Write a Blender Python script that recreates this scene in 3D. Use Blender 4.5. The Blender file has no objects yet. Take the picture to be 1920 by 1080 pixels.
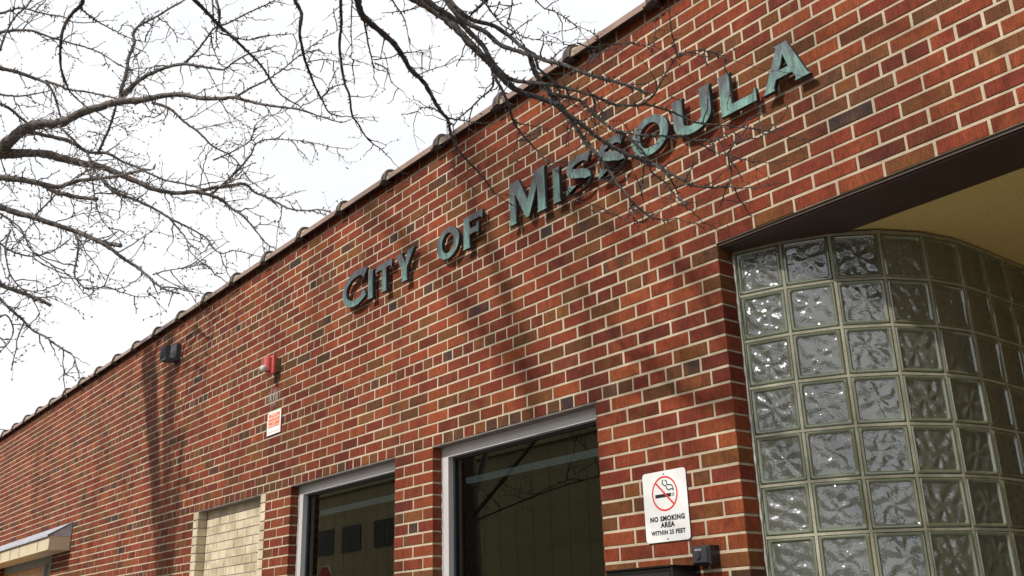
import bpy, math, random
from mathutils import Vector, Matrix
scene = bpy.context.scene
# ---------------------------------------------------------------- camera, world, sun, exposure
Z0 = 2.65            # height of the window heads above the pavement
BW, CH = 0.2032, 0.0677   # brick module and course height
CAM = (2.5316, -3.2125, Z0 - 1.0289)
FPX = 1850.9
YAW, PIT, ROL = 0.88766, 1.90713, -0.028475
def rot(a, b, c):
    return Matrix.Rotation(a, 3, 'Z') @ Matrix.Rotation(b, 3, 'X') @ Matrix.Rotation(c, 3, 'Z')
RC = rot(YAW, PIT, ROL)
cam_d = bpy.data.cameras.new('camera')
cam = bpy.data.objects.new('camera', cam_d)
scene.collection.objects.link(cam)
cam.matrix_world = Matrix.Translation(CAM) @ RC.to_4x4()
cam_d.sensor_width = 36.0
cam_d.lens = 36.0 * FPX / 1920.0
cam_d.clip_start = 0.05
cam_d.clip_end = 600
scene.camera = cam

SUN_DIR = Vector((0.05, 1.0, -0.86)).normalized()      # the way the light travels
SUN_EL = math.asin(-SUN_DIR.z)
world = bpy.data.worlds.new('World'); scene.world = world
world.use_nodes = True
nt = world.node_tree; nt.nodes.clear()
wo = nt.nodes.new('ShaderNodeOutputWorld'); bg = nt.nodes.new('ShaderNodeBackground')
sky = nt.nodes.new('ShaderNodeTexSky'); sky.sky_type = 'NISHITA'; sky.sun_disc = False
sky.sun_elevation = SUN_EL; sky.sun_rotation = math.radians(180)
tc = nt.nodes.new('ShaderNodeTexCoord'); mp = nt.nodes.new('ShaderNodeMapping'); mp.inputs['Scale'].default_value = (1, 1, 2.2)
nz = nt.nodes.new('ShaderNodeTexNoise'); nz.inputs['Scale'].default_value = 2.2; nz.inputs['Detail'].default_value = 6; nz.inputs['Roughness'].default_value = 0.5
rp = nt.nodes.new('ShaderNodeValToRGB')
rp.color_ramp.elements[0].position = 0.34; rp.color_ramp.elements[0].color = (10.3, 10.45, 10.8, 1)
rp.color_ramp.elements[1].position = 0.60; rp.color_ramp.elements[1].color = (11.0, 11.0, 11.1, 1)
mx = nt.nodes.new('ShaderNodeMixRGB'); mx.inputs[0].default_value = 0.96
nt.links.new(tc.outputs['Generated'], mp.inputs[0]); nt.links.new(mp.outputs[0], nz.inputs['Vector'])
nt.links.new(nz.outputs['Fac'], rp.inputs[0]); nt.links.new(sky.outputs[0], mx.inputs[1]); nt.links.new(rp.outputs[0], mx.inputs[2])
nt.links.new(mx.outputs[0], bg.inputs['Color']); bg.inputs['Strength'].default_value = 0.1
nt.links.new(bg.outputs[0], wo.inputs['Surface'])

sun_d = bpy.data.lights.new('sun', 'SUN'); sun_d.energy = 4.2; sun_d.angle = math.radians(1.8); sun_d.color = (1.0, 0.95, 0.87)
sun = bpy.data.objects.new('sun', sun_d); scene.collection.objects.link(sun)
sun.rotation_euler = SUN_DIR.to_track_quat('-Z', 'Y').to_euler(); sun.location = (-2, -10, 12)
vs = scene.view_settings
vs.view_transform = 'Standard'; vs.look = 'None'; vs.exposure = -0.04; vs.gamma = 1.0; vs.use_curve_mapping = False
scene.render.engine = 'CYCLES'
scene.cycles.use_denoising = True
scene.cycles.max_bounces = 8; scene.cycles.transparent_max_bounces = 16; scene.cycles.transmission_bounces = 8
scene.cycles.caustics_reflective = False; scene.cycles.caustics_refractive = False
scene.cycles.sample_clamp_indirect = 6.0

R = random.Random(7)
C = scene.collection

# ---------------------------------------------------------------- helpers
def new_mat(name):
    m = bpy.data.materials.new(name); m.use_nodes = True
    n = m.node_tree.nodes; n.clear()
    out = n.new('ShaderNodeOutputMaterial'); b = n.new('ShaderNodeBsdfPrincipled')
    m.node_tree.links.new(b.outputs[0], out.inputs[0])
    return m, m.node_tree, b, out
def N(t, kind, **kw):
    n = t.nodes.new(kind)
    for k, v in kw.items():
        if k in ('blend_type', 'data_type', 'operation', 'feature', 'wave_type', 'attribute_type', 'attribute_name', 'bands_direction', 'distance', 'interpolation', 'clamp'):
            setattr(n, k, v)
        else:
            n.inputs[k].default_value = v
    return n
def L(t, a, b): t.links.new(a, b)
def ramp(t, stops, mode='LINEAR'):
    r = t.nodes.new('ShaderNodeValToRGB'); cr = r.color_ramp; cr.interpolation = mode
    while len(cr.elements) < len(stops): cr.elements.new(0.5)
    for e, (p, c) in zip(cr.elements, stops):
        e.position = p; e.color = (*c, 1) if len(c) == 3 else c
    return r
def simple(name, col, rough=0.6, metal=0.0, var=0.12, scale=8.0, bump=0.0, bscale=60.0, spec=0.5):
    m, t, b, o = new_mat(name)
    tcn = N(t, 'ShaderNodeTexCoord'); nz = N(t, 'ShaderNodeTexNoise', Scale=scale, Detail=5.0)
    L(t, tcn.outputs['Object'], nz.inputs['Vector'])
    r = ramp(t, [(0.3, tuple(c * (1 - var) for c in col)), (0.7, tuple(min(1, c * (1 + var)) for c in col))])
    L(t, nz.outputs['Fac'], r.inputs[0]); L(t, r.outputs[0], b.inputs['Base Color'])
    b.inputs['Roughness'].default_value = rough; b.inputs['Metallic'].default_value = metal
    b.inputs['Specular IOR Level'].default_value = spec
    if bump:
        n2 = N(t, 'ShaderNodeTexNoise', Scale=bscale, Detail=4.0); L(t, tcn.outputs['Object'], n2.inputs['Vector'])
        bp = N(t, 'ShaderNodeBump', Strength=bump, Distance=0.002); L(t, n2.outputs['Fac'], bp.inputs['Height']); L(t, bp.outputs[0], b.inputs['Normal'])
    return m

class MB:
    def __init__(s): s.v = []; s.f = []; s.mi = []; s.a = []
    def add(s, vs, fs, mi=0, att=None):
        o = len(s.v); s.v += [tuple(v) for v in vs]
        for f in fs:
            s.f.append(tuple(i + o for i in f)); s.mi.append(mi); s.a.append(att)
    def box(s, x0, x1, y0, y1, z0, z1, mi=0, att=None):
        s.add([(x0, y0, z0), (x1, y0, z0), (x1, y1, z0), (x0, y1, z0), (x0, y0, z1), (x1, y0, z1), (x1, y1, z1), (x0, y1, z1)],
              [(0, 1, 5, 4), (1, 2, 6, 5), (2, 3, 7, 6), (3, 0, 4, 7), (4, 5, 6, 7), (3, 2, 1, 0)], mi, att)
    def bbox(s, x0, x1, y0, y1, z0, z1, b=0.003, mi=0):
        """box with chamfered front (low y) face"""
        vs = [(x0, y1, z0), (x1, y1, z0), (x1, y1, z1), (x0, y1, z1), (x0, y0 + b, z0), (x1, y0 + b, z0), (x1, y0 + b, z1), (x0, y0 + b, z1),
              (x0 + b, y0, z0 + b), (x1 - b, y0, z0 + b), (x1 - b, y0, z1 - b), (x0 + b, y0, z1 - b)]
        s.add(vs, [(8, 9, 10, 11), (4, 5, 9, 8), (5, 6, 10, 9), (6, 7, 11, 10), (7, 4, 8, 11), (0, 1, 5, 4), (1, 2, 6, 5), (2, 3, 7, 6), (3, 0, 4, 7), (3, 2, 1, 0)], mi)
    def prism(s, prof, x0, x1, mi=0):
        """profile of (y, z) swept along x"""
        n = len(prof)
        vs = [(x0, y, z) for y, z in prof] + [(x1, y, z) for y, z in prof]
        fs = [(i, (i + 1) % n, n + (i + 1) % n, n + i) for i in range(n)] + [tuple(range(n - 1, -1, -1)), tuple(range(n, 2 * n))]
        s.add(vs, fs, mi)
    def tube(s, pts, rad, sides=6, mi=0, cap=True, jit=0.0, rnd=None):
        n = len(pts); base = len(s.v); up = Vector((0.13, 0.21, 0.97)); prev = None
        for i, p in enumerate(pts):
            d = (pts[min(i + 1, n - 1)] - pts[max(i - 1, 0)])
            if d.length < 1e-9: d = Vector((0, 0, 1))
            d.normalize()
            if prev is None: a = d.cross(up); a = a.normalized() if a.length > 1e-4 else Vector((1, 0, 0))
            else:
                a = prev - d * prev.dot(d); a.normalize()
            prev = a; b = d.cross(a)
            for k in range(sides):
                th = 2 * math.pi * k / sides; rr = rad[i] * (1 + (rnd.uniform(-jit, jit) if jit else 0))
                q = p + a * math.cos(th) * rr + b * math.sin(th) * rr; s.v.append((q.x, q.y, q.z))
        for i in range(n - 1):
            for k in range(sides):
                k2 = (k + 1) % sides
                s.f.append((base + i * sides + k, base + i * sides + k2, base + (i + 1) * sides + k2, base + (i + 1) * sides + k)); s.mi.append(mi); s.a.append(None)
        if cap:
            for i, rev in ((0, True), (n - 1, False)):
                r = [base + i * sides + k for k in range(sides)]
                s.f.append(tuple(r[::-1] if rev else r)); s.mi.append(mi); s.a.append(None)
    def cyl(s, a, b, r0, r1=None, sides=16, mi=0): s.tube([Vector(a), Vector(b)], [r0, r0 if r1 is None else r1], sides, mi)
    def sphere(s, c, r, nu=16, nv=10, mi=0, sc=(1, 1, 1)):
        vs = []; fs = []
        for j in range(nv + 1):
            ph = math.pi * j / nv
            for i in range(nu):
                th = 2 * math.pi * i / nu
                vs.append((c[0] + r * sc[0] * math.sin(ph) * math.cos(th), c[1] + r * sc[1] * math.sin(ph) * math.sin(th), c[2] + r * sc[2] * math.cos(ph)))
        for j in range(nv):
            for i in range(nu):
                fs.append((j * nu + i, (j + 1) * nu + i, (j + 1) * nu + (i + 1) % nu, j * nu + (i + 1) % nu))
        s.add(vs, fs, mi)
    def mesh(s, name, mats, smooth=False):
        me = bpy.data.meshes.new(name); me.from_pydata(s.v, [], s.f)
        for m in (mats if isinstance(mats, (list, tuple)) else [mats]): me.materials.append(m)
        me.polygons.foreach_set('material_index', s.mi)
        if smooth: me.polygons.foreach_set('use_smooth', [True] * len(me.polygons))
        if any(a is not None for a in s.a):
            at = me.attributes.new('tint', 'FLOAT_COLOR', 'FACE')
            fl = []
            for a in s.a: fl += [*(a or (0.5, 0.5, 0.5)), 1.0]
            at.data.foreach_set('color', fl)
        me.update(); return me
    def build(s, name, mats, parent=None, smooth=False, loc=None):
        return link(name, s.mesh(name, mats, smooth), parent, loc)
def link(name, me, parent=None, loc=None):
    o = bpy.data.objects.new(name, me); C.objects.link(o)
    if parent: o.parent = parent
    if loc: o.location = loc
    return o
def tag(o, label=None, cat=None, group=None, kind=None):
    if label: o['label'] = label
    if cat: o['category'] = cat
    if group: o['group'] = group
    if kind: o['kind'] = kind
    return o
def empty(name, loc=(0, 0, 0)):
    o = bpy.data.objects.new(name, None); C.objects.link(o); o.location = loc; o.empty_display_size = 0.1; return o
def px_ray(px, py): return RC @ Vector(((px - 960) / FPX, (540 - py) / FPX, -1.0))
def at_dist(px, py, dist):
    d = px_ray(px, py); return Vector(CAM) + d.normalized() * dist
def to_px(p):
    q = RC.transposed() @ (Vector(p) - Vector(CAM))
    return (960 + FPX * q.x / -q.z, 540 - FPX * q.y / -q.z, -q.z)

# ---------------------------------------------------------------- materials
def brick_group(t, b, tint, vecout):
    """tint = colour socket: r picks the colour, g the second colour, b the brightness"""
    sep = N(t, 'ShaderNodeSeparateColor'); L(t, tint, sep.inputs[0])
    pal = [(0.0, (0.184, 0.037, 0.0145)), (0.20, (0.202, 0.049, 0.0165)), (0.38, (0.150, 0.027, 0.0130)), (0.56, (0.122, 0.024, 0.0130)), (0.66, (0.150, 0.053, 0.0155)), (0.82, (0.118, 0.044, 0.0155)), (0.90, (0.078, 0.036, 0.020)), (0.962, (0.040, 0.025, 0.024))]
    r1 = ramp(t, pal, 'CONSTANT'); r2 = ramp(t, pal, 'CONSTANT')
    L(t, sep.outputs[0], r1.inputs[0]); L(t, sep.outputs[1], r2.inputs[0])
    mp = N(t, 'ShaderNodeMapping', Scale=(9, 9, 5)); L(t, vecout, mp.inputs[0])
    n1 = N(t, 'ShaderNodeTexNoise', Scale=1.0, Detail=3.0, Roughness=0.6); L(t, mp.outputs[0], n1.inputs['Vector'])
    m1 = N(t, 'ShaderNodeMapRange'); m1.inputs[1].default_value = 0.46; m1.inputs[2].default_value = 0.66; L(t, n1.outputs['Fac'], m1.inputs[0])
    mixa = N(t, 'ShaderNodeMixRGB'); L(t, m1.outputs[0], mixa.inputs[0]); L(t, r1.outputs[0], mixa.inputs[1]); L(t, r2.outputs[0], mixa.inputs[2])
    # vertical scoring
    mp2 = N(t, 'ShaderNodeMapping', Scale=(270, 270, 16)); L(t, vecout, mp2.inputs[0])
    n2 = N(t, 'ShaderNodeTexNoise', Scale=1.0, Detail=2.0, Roughness=0.7); L(t, mp2.outputs[0], n2.inputs['Vector'])
    # pits
    n3 = N(t, 'ShaderNodeTexNoise', Scale=150.0, Detail=4.0, Roughness=0.75); L(t, vecout, n3.inputs['Vector'])
    n4 = N(t, 'ShaderNodeTexNoise', Scale=34.0, Detail=4.0, Roughness=0.6); L(t, vecout, n4.inputs['Vector'])
    r3 = ramp(t, [(0.30, (0.52, 0.52, 0.53)), (0.5, (1, 1, 1)), (0.70, (1.5, 1.42, 1.35))]); L(t, n2.outputs['Fac'], r3.inputs[0])
    mul = N(t, 'ShaderNodeMixRGB', blend_type='MULTIPLY'); mul.inputs[0].default_value = 0.72; L(t, mixa.outputs[0], mul.inputs[1]); L(t, r3.outputs[0], mul.inputs[2])
    r4 = ramp(t, [(0.32, (0.25, 0.25, 0.27)), (0.45, (1, 1, 1)), (0.72, (1.3, 1.24, 1.18))]); L(t, n3.outputs['Fac'], r4.inputs[0])
    mul2 = N(t, 'ShaderNodeMixRGB', blend_type='MULTIPLY'); mul2.inputs[0].default_value = 0.7; L(t, mul.outputs[0], mul2.inputs[1]); L(t, r4.outputs[0], mul2.inputs[2])
    r5 = ramp(t, [(0.3, (0.78, 0.78, 0.80)), (0.7, (1.2, 1.2, 1.18))]); L(t, n4.outputs['Fac'], r5.inputs[0])
    mul3 = N(t, 'ShaderNodeMixRGB', blend_type='MULTIPLY'); mul3.inputs[0].default_value = 1.0; L(t, mul2.outputs[0], mul3.inputs[1]); L(t, r5.outputs[0], mul3.inputs[2])
    mr = N(t, 'ShaderNodeMapRange'); mr.inputs[3].default_value = 0.80; mr.inputs[4].default_value = 1.22; L(t, sep.outputs[2], mr.inputs[0])
    mul4 = N(t, 'ShaderNodeVectorMath', operation='SCALE'); L(t, mul3.outputs[0], mul4.inputs[0]); L(t, mr.outputs[0], mul4.inputs['Scale'])
    # faint lime streaks over some of the wall
    n6 = N(t, 'ShaderNodeTexNoise', Scale=1.6, Detail=6.0, Roughness=0.65); L(t, vecout, n6.inputs['Vector'])
    m6 = N(t, 'ShaderNodeMapRange'); m6.inputs[1].default_value = 0.52; m6.inputs[2].default_value = 0.85; m6.inputs[4].default_value = 0.08; L(t, n6.outputs['Fac'], m6.inputs[0])
    lim = N(t, 'ShaderNodeMixRGB'); lim.inputs[2].default_value = (0.22, 0.17, 0.145, 1); L(t, m6.outputs[0], lim.inputs[0]); L(t, mul4.outputs[0], lim.inputs[1])
    L(t, weather(t, lim.outputs[0], vecout), b.inputs['Base Color'])
    b.inputs['Roughness'].default_value = 0.82; b.inputs['Specular IOR Level'].default_value = 0.2
    sm = N(t, 'ShaderNodeMath', operation='ADD'); L(t, n2.outputs['Fac'], sm.inputs[0]); L(t, n3.outputs['Fac'], sm.inputs[1])
    bp = N(t, 'ShaderNodeBump', Strength=0.75, Distance=0.0022); L(t, sm.outputs[0], bp.inputs['Height']); L(t, bp.outputs[0], b.inputs['Normal'])
def weather(t, colsock, pos, dark=0.62, pale=(0.40, 0.36, 0.30)):
    mp = N(t, 'ShaderNodeMapping', Scale=(2.6, 2.6, 0.45)); L(t, pos, mp.inputs[0])
    n1 = N(t, 'ShaderNodeTexNoise', Scale=1.0, Detail=6.0, Roughness=0.62); L(t, mp.outputs[0], n1.inputs['Vector'])
    r1 = ramp(t, [(0.34, (dark, dark * 0.97, dark * 0.95)), (0.56, (1, 1, 1)), (0.75, (1.10, 1.09, 1.08))]); L(t, n1.outputs['Fac'], r1.inputs[0])
    mu = N(t, 'ShaderNodeMixRGB', blend_type='MULTIPLY'); mu.inputs[0].default_value = 0.9; L(t, colsock, mu.inputs[1]); L(t, r1.outputs[0], mu.inputs[2])
    n2 = N(t, 'ShaderNodeTexNoise', Scale=7.5, Detail=9.0, Roughness=0.72); L(t, pos, n2.inputs['Vector'])
    m2 = N(t, 'ShaderNodeMapRange'); m2.inputs[1].default_value = 0.69; m2.inputs[2].default_value = 0.76; m2.inputs[4].default_value = 0.55; L(t, n2.outputs['Fac'], m2.inputs[0])
    mi = N(t, 'ShaderNodeMixRGB'); mi.inputs[2].default_value = (*pale, 1); L(t, m2.outputs[0], mi.inputs[0]); L(t, mu.outputs[0], mi.inputs[1])
    # pale drip stain on the wall under the red alarm
    mp3 = N(t, 'ShaderNodeMapping', Scale=(1.0, 1.0, 1.9)); mp3.inputs['Location'].default_value = (4.33, 0, -1.9 * (Z0 + 0.715)); L(t, pos, mp3.inputs[0])
    ln = N(t, 'ShaderNodeVectorMath', operation='LENGTH'); L(t, mp3.outputs[0], ln.inputs[0])
    m3 = N(t, 'ShaderNodeMapRange'); m3.inputs[1].default_value = 0.16; m3.inputs[2].default_value = 0.02; L(t, ln.outputs['Value'], m3.inputs[0])
    mp4 = N(t, 'ShaderNodeMapping', Scale=(60, 60, 9)); L(t, pos, mp4.inputs[0]); n4 = N(t, 'ShaderNodeTexNoise', Scale=1.0, Detail=4.0); L(t, mp4.outputs[0], n4.inputs['Vector'])
    m4 = N(t, 'ShaderNodeMapRange'); m4.inputs[1].default_value = 0.48; m4.inputs[2].default_value = 0.62; L(t, n4.outputs['Fac'], m4.inputs[0])
    pm_ = N(t, 'ShaderNodeMath', operation='MULTIPLY'); L(t, m3.outputs[0], pm_.inputs[0]); L(t, m4.outputs[0], pm_.inputs[1])
    m5 = N(t, 'ShaderNodeMixRGB'); m5.inputs[2].default_value = (0.36, 0.36, 0.35, 1); L(t, pm_.outputs[0], m5.inputs[0]); L(t, mi.outputs[0], m5.inputs[1])
    return m5.outputs[0]
def brick_mat(name, geo):
    m, t, b, o = new_mat(name)
    at = N(t, 'ShaderNodeAttribute', attribute_type='GEOMETRY' if geo else 'OBJECT', attribute_name='tint')
    g = N(t, 'ShaderNodeNewGeometry')
    brick_group(t, b, at.outputs['Color'], g.outputs['Position'])
    return m
M_BRICK_O = brick_mat('red_brick_single', False)
M_BRICK_G = brick_mat('red_brick_mass', True)
def mortar_mat(name, c0, c1, dirt=0.55):
    m, t, b, o = new_mat(name); g = N(t, 'ShaderNodeNewGeometry')
    n1 = N(t, 'ShaderNodeTexNoise', Scale=12.0, Detail=6.0, Roughness=0.65); L(t, g.outputs['Position'], n1.inputs['Vector'])
    n2 = N(t, 'ShaderNodeTexNoise', Scale=190.0, Detail=4.0, Roughness=0.7); L(t, g.outputs['Position'], n2.inputs['Vector'])
    r = ramp(t, [(0.3, c0), (0.65, c1)]); L(t, n1.outputs['Fac'], r.inputs[0])
    r2 = ramp(t, [(0.3, (dirt,) * 3), (0.5, (1, 1, 1))]); L(t, n2.outputs['Fac'], r2.inputs[0])
    mu = N(t, 'ShaderNodeMixRGB', blend_type='MULTIPLY'); mu.inputs[0].default_value = 0.8; L(t, r.outputs[0], mu.inputs[1]); L(t, r2.outputs[0], mu.inputs[2])
    L(t, weather(t, mu.outputs[0], g.outputs['Position'], 0.70, (0.5, 0.47, 0.40)), b.inputs['Base Color']); b.inputs['Roughness'].default_value = 0.95
    bp = N(t, 'ShaderNodeBump', Strength=0.9, Distance=0.003); L(t, n2.outputs['Fac'], bp.inputs['Height']); L(t, bp.outputs[0], b.inputs['Normal'])
    return m
M_MORTAR = mortar_mat('lime_mortar', (0.44, 0.365, 0.255), (0.56, 0.475, 0.345), 0.7)
M_MORTAR_GREY = mortar_mat('grey_mortar', (0.24, 0.225, 0.20), (0.36, 0.33, 0.29))
M_CAULK = simple('white_caulk', (0.36, 0.35, 0.32), 0.7, var=0.25, scale=30, bump=0.4)
def cream_mat():
    m, t, b, o = new_mat('cream_brick'); g = N(t, 'ShaderNodeNewGeometry'); at = N(t, 'ShaderNodeAttribute', attribute_type='OBJECT', attribute_name='tint')
    sep = N(t, 'ShaderNodeSeparateColor'); L(t, at.outputs['Color'], sep.inputs[0])
    r = ramp(t, [(0, (0.52, 0.44, 0.30)), (0.5, (0.60, 0.52, 0.37)), (1, (0.47, 0.40, 0.28))]); L(t, sep.outputs[0], r.inputs[0])
    n2 = N(t, 'ShaderNodeTexNoise', Scale=150.0, Detail=3.0, Roughness=0.7); L(t, g.outputs['Position'], n2.inputs['Vector'])
    r2 = ramp(t, [(0.30, (0.35, 0.3, 0.25)), (0.42, (1, 1, 1))]); L(t, n2.outputs['Fac'], r2.inputs[0])
    n3 = N(t, 'ShaderNodeTexNoise', Scale=7.0, Detail=4.0); L(t, g.outputs['Position'], n3.inputs['Vector'])
    r3 = ramp(t, [(0.35, (0.68, 0.64, 0.58)), (0.6, (1.1, 1.1, 1.1))]); L(t, n3.outputs['Fac'], r3.inputs[0])
    mu = N(t, 'ShaderNodeMixRGB', blend_type='MULTIPLY'); mu.inputs[0].default_value = 0.7; L(t, r.outputs[0], mu.inputs[1]); L(t, r2.outputs[0], mu.inputs[2])
    mu2 = N(t, 'ShaderNodeMixRGB', blend_type='MULTIPLY'); mu2.inputs[0].default_value = 0.8; L(t, mu.outputs[0], mu2.inputs[1]); L(t, r3.outputs[0], mu2.inputs[2])
    L(t, mu2.outputs[0], b.inputs['Base Color']); b.inputs['Roughness'].default_value = 0.75
    bp = N(t, 'ShaderNodeBump', Strength=0.4, Distance=0.002); L(t, n2.outputs['Fac'], bp.inputs['Height']); L(t, bp.outputs[0], b.inputs['Normal'])
    return m
M_CREAM = cream_mat()
def tile_mat():
    m, t, b, o = new_mat('glazed_coping_tile'); g = N(t, 'ShaderNodeNewGeometry')
    n1 = N(t, 'ShaderNodeTexNoise', Scale=5.0, Detail=6.0, Roughness=0.6); L(t, g.outputs['Position'], n1.inputs['Vector'])
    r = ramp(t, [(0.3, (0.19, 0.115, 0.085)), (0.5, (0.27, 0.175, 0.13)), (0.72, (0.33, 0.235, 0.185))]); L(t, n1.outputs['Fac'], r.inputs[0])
    n2 = N(t, 'ShaderNodeTexNoise', Scale=90.0, Detail=2.0, Roughness=0.7); L(t, g.outputs['Position'], n2.inputs['Vector'])
    r2 = ramp(t, [(0.27, (0.3, 0.28, 0.26)), (0.36, (1, 1, 1))]); L(t, n2.outputs['Fac'], r2.inputs[0])
    mu = N(t, 'ShaderNodeMixRGB', blend_type='MULTIPLY'); mu.inputs[0].default_value = 0.8; L(t, r.outputs[0], mu.inputs[1]); L(t, r2.outputs[0], mu.inputs[2])
    L(t, mu.outputs[0], b.inputs['Base Color']); b.inputs['Roughness'].default_value = 0.42
    return m
M_TILE = tile_mat()
M_TILE_SHADE = simple('coping_tile_painted_shade', (0.050, 0.030, 0.024), 0.6, var=0.3, scale=20)  # shade painted into the tile colour: undersides, tile ends and hub collars
M_LICHEN = simple('lichen_mortar', (0.33, 0.31, 0.20), 0.95, var=0.45, scale=60, bump=0.8)
M_LINTEL = simple('brown_painted_steel', (0.056, 0.031, 0.023), 0.5, var=0.2, scale=6, bump=0.15, bscale=20)
M_STEEL = simple('weathered_steel_angle', (0.17, 0.14, 0.125), 0.55, var=0.25, scale=14, bump=0.2)
M_ALU = simple('anodised_aluminium', (0.58, 0.565, 0.57), 0.42, 0.15, var=0.06, scale=3)
M_GASKET = simple('black_gasket', (0.012, 0.014, 0.02), 0.5)
M_STUCCO = simple('tan_stucco', (0.68, 0.52, 0.21), 0.95, var=0.16, scale=90, bump=0.9, bscale=140)
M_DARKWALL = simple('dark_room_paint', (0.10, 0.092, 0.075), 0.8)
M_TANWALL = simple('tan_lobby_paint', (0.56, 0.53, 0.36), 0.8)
M_WOOD = simple('brown_wood', (0.20, 0.095, 0.03), 0.5, var=0.35, scale=4)
M_BLACK = simple('black_powder_coat', (0.012, 0.012, 0.014), 0.38, var=0.2, scale=25, bump=0.15, bscale=300)
M_BLACKSHINY = simple('black_gloss', (0.006, 0.006, 0.007), 0.18)
M_GREYPLASTIC = simple('charcoal_plastic', (0.035, 0.038, 0.045), 0.35)
M_LAMP = simple('charcoal_lamp_housing', (0.040, 0.047, 0.058), 0.5, var=0.2, scale=30)
M_WHITE = simple('white_enamel', (0.72, 0.72, 0.71), 0.28, var=0.06, scale=14)
M_RED = simple('red_print', (0.62, 0.035, 0.03), 0.4)
M_BLACKINK = simple('black_print', (0.012, 0.012, 0.014), 0.4)
M_ORANGE = simple('orange_print', (0.72, 0.16, 0.05), 0.45, var=0.1, scale=30)
M_ALARM = simple('faded_red_plastic', (0.52, 0.085, 0.085), 0.4, var=0.12, scale=20)
M_OLIVE = simple('brown_junction_box', (0.16, 0.095, 0.035), 0.5, var=0.2, scale=30)
M_SCREW = simple('steel_screw', (0.45, 0.44, 0.42), 0.35, 0.8)
M_CANOPY = simple('cream_painted_metal', (0.56, 0.47, 0.32), 0.6, var=0.08, scale=8, bump=0.1, bscale=20)
M_ROOFMETAL = simple('galvanised_flashing', (0.42, 0.44, 0.50), 0.45, 0.25, var=0.25, scale=12)
M_DOORORANGE = simple('varnished_door', (0.55, 0.24, 0.03), 0.45, var=0.25, scale=5)
M_CONC = simple('concrete', (0.22, 0.21, 0.19), 0.9, var=0.15, scale=2, bump=0.5, bscale=80)
M_ASPHALT = simple('asphalt', (0.055, 0.055, 0.055), 0.9, var=0.25, scale=8, bump=0.6, bscale=200)
M_ROOF = simple('roof_membrane', (0.20, 0.19, 0.18), 0.9)
M_OFFICE = simple('cream_concrete_panel', (0.52, 0.44, 0.27), 0.85, var=0.10, scale=0.3)
M_OFFICEGLASS = simple('dark_office_glass', (0.01, 0.01, 0.012), 0.1)
M_OFFICEBLIND = simple('grey_blind', (0.12, 0.13, 0.13), 0.6)

def patina_mat():
    m, t, b, o = new_mat('patinated_bronze'); g = N(t, 'ShaderNodeNewGeometry'); tcn = N(t, 'ShaderNodeTexCoord')
    n1 = N(t, 'ShaderNodeTexNoise', Scale=17.0, Detail=7.0, Roughness=0.68, Distortion=0.6); mpz = N(t, 'ShaderNodeMapping', Scale=(1.4, 1.4, 0.42)); L(t, g.outputs['Position'], mpz.inputs[0]); L(t, mpz.outputs[0], n1.inputs['Vector'])
    sp = N(t, 'ShaderNodeSeparateXYZ'); L(t, g.outputs['Position'], sp.inputs[0])
    mr = N(t, 'ShaderNodeMapRange'); mr.inputs[1].default_value = Z0 + 1.08; mr.inputs[2].default_value = Z0 + 1.31; mr.inputs[3].default_value = 0.13; mr.inputs[4].default_value = -0.13; L(t, sp.outputs[2], mr.inputs[0])
    ad = N(t, 'ShaderNodeMath', operation='ADD'); L(t, n1.outputs['Fac'], ad.inputs[0]); L(t, mr.outputs[0], ad.inputs[1])
    r = ramp(t, [(0.34, (0.056, 0.052, 0.063)), (0.46, (0.072, 0.088, 0.096)), (0.55, (0.085, 0.158, 0.145)), (0.67, (0.125, 0.245, 0.208)), (0.82, (0.20, 0.36, 0.30))])
    L(t, ad.outputs[0], r.inputs[0])
    n2 = N(t, 'ShaderNodeTexNoise', Scale=140.0, Detail=3.0); L(t, g.outputs['Position'], n2.inputs['Vector'])
    r2 = ramp(t, [(0.3, (0.7, 0.7, 0.7)), (0.65, (1.15, 1.15, 1.15))]); L(t, n2.outputs['Fac'], r2.inputs[0])
    mu = N(t, 'ShaderNodeMixRGB', blend_type='MULTIPLY'); mu.inputs[0].default_value = 0.8; L(t, r.outputs[0], mu.inputs[1]); L(t, r2.outputs[0], mu.inputs[2])
    L(t, mu.outputs[0], b.inputs['Base Color']); b.inputs['Roughness'].default_value = 0.55; b.inputs['Metallic'].default_value = 0.1
    bp = N(t, 'ShaderNodeBump', Strength=0.25, Distance=0.001); L(t, n2.outputs['Fac'], bp.inputs['Height']); L(t, bp.outputs[0], b.inputs['Normal'])
    return m
M_PATINA = patina_mat()
M_BRONZE_SIDE = simple('dark_bronze_edge', (0.020, 0.026, 0.030), 0.5, 0.2, var=0.3, scale=20)

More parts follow.
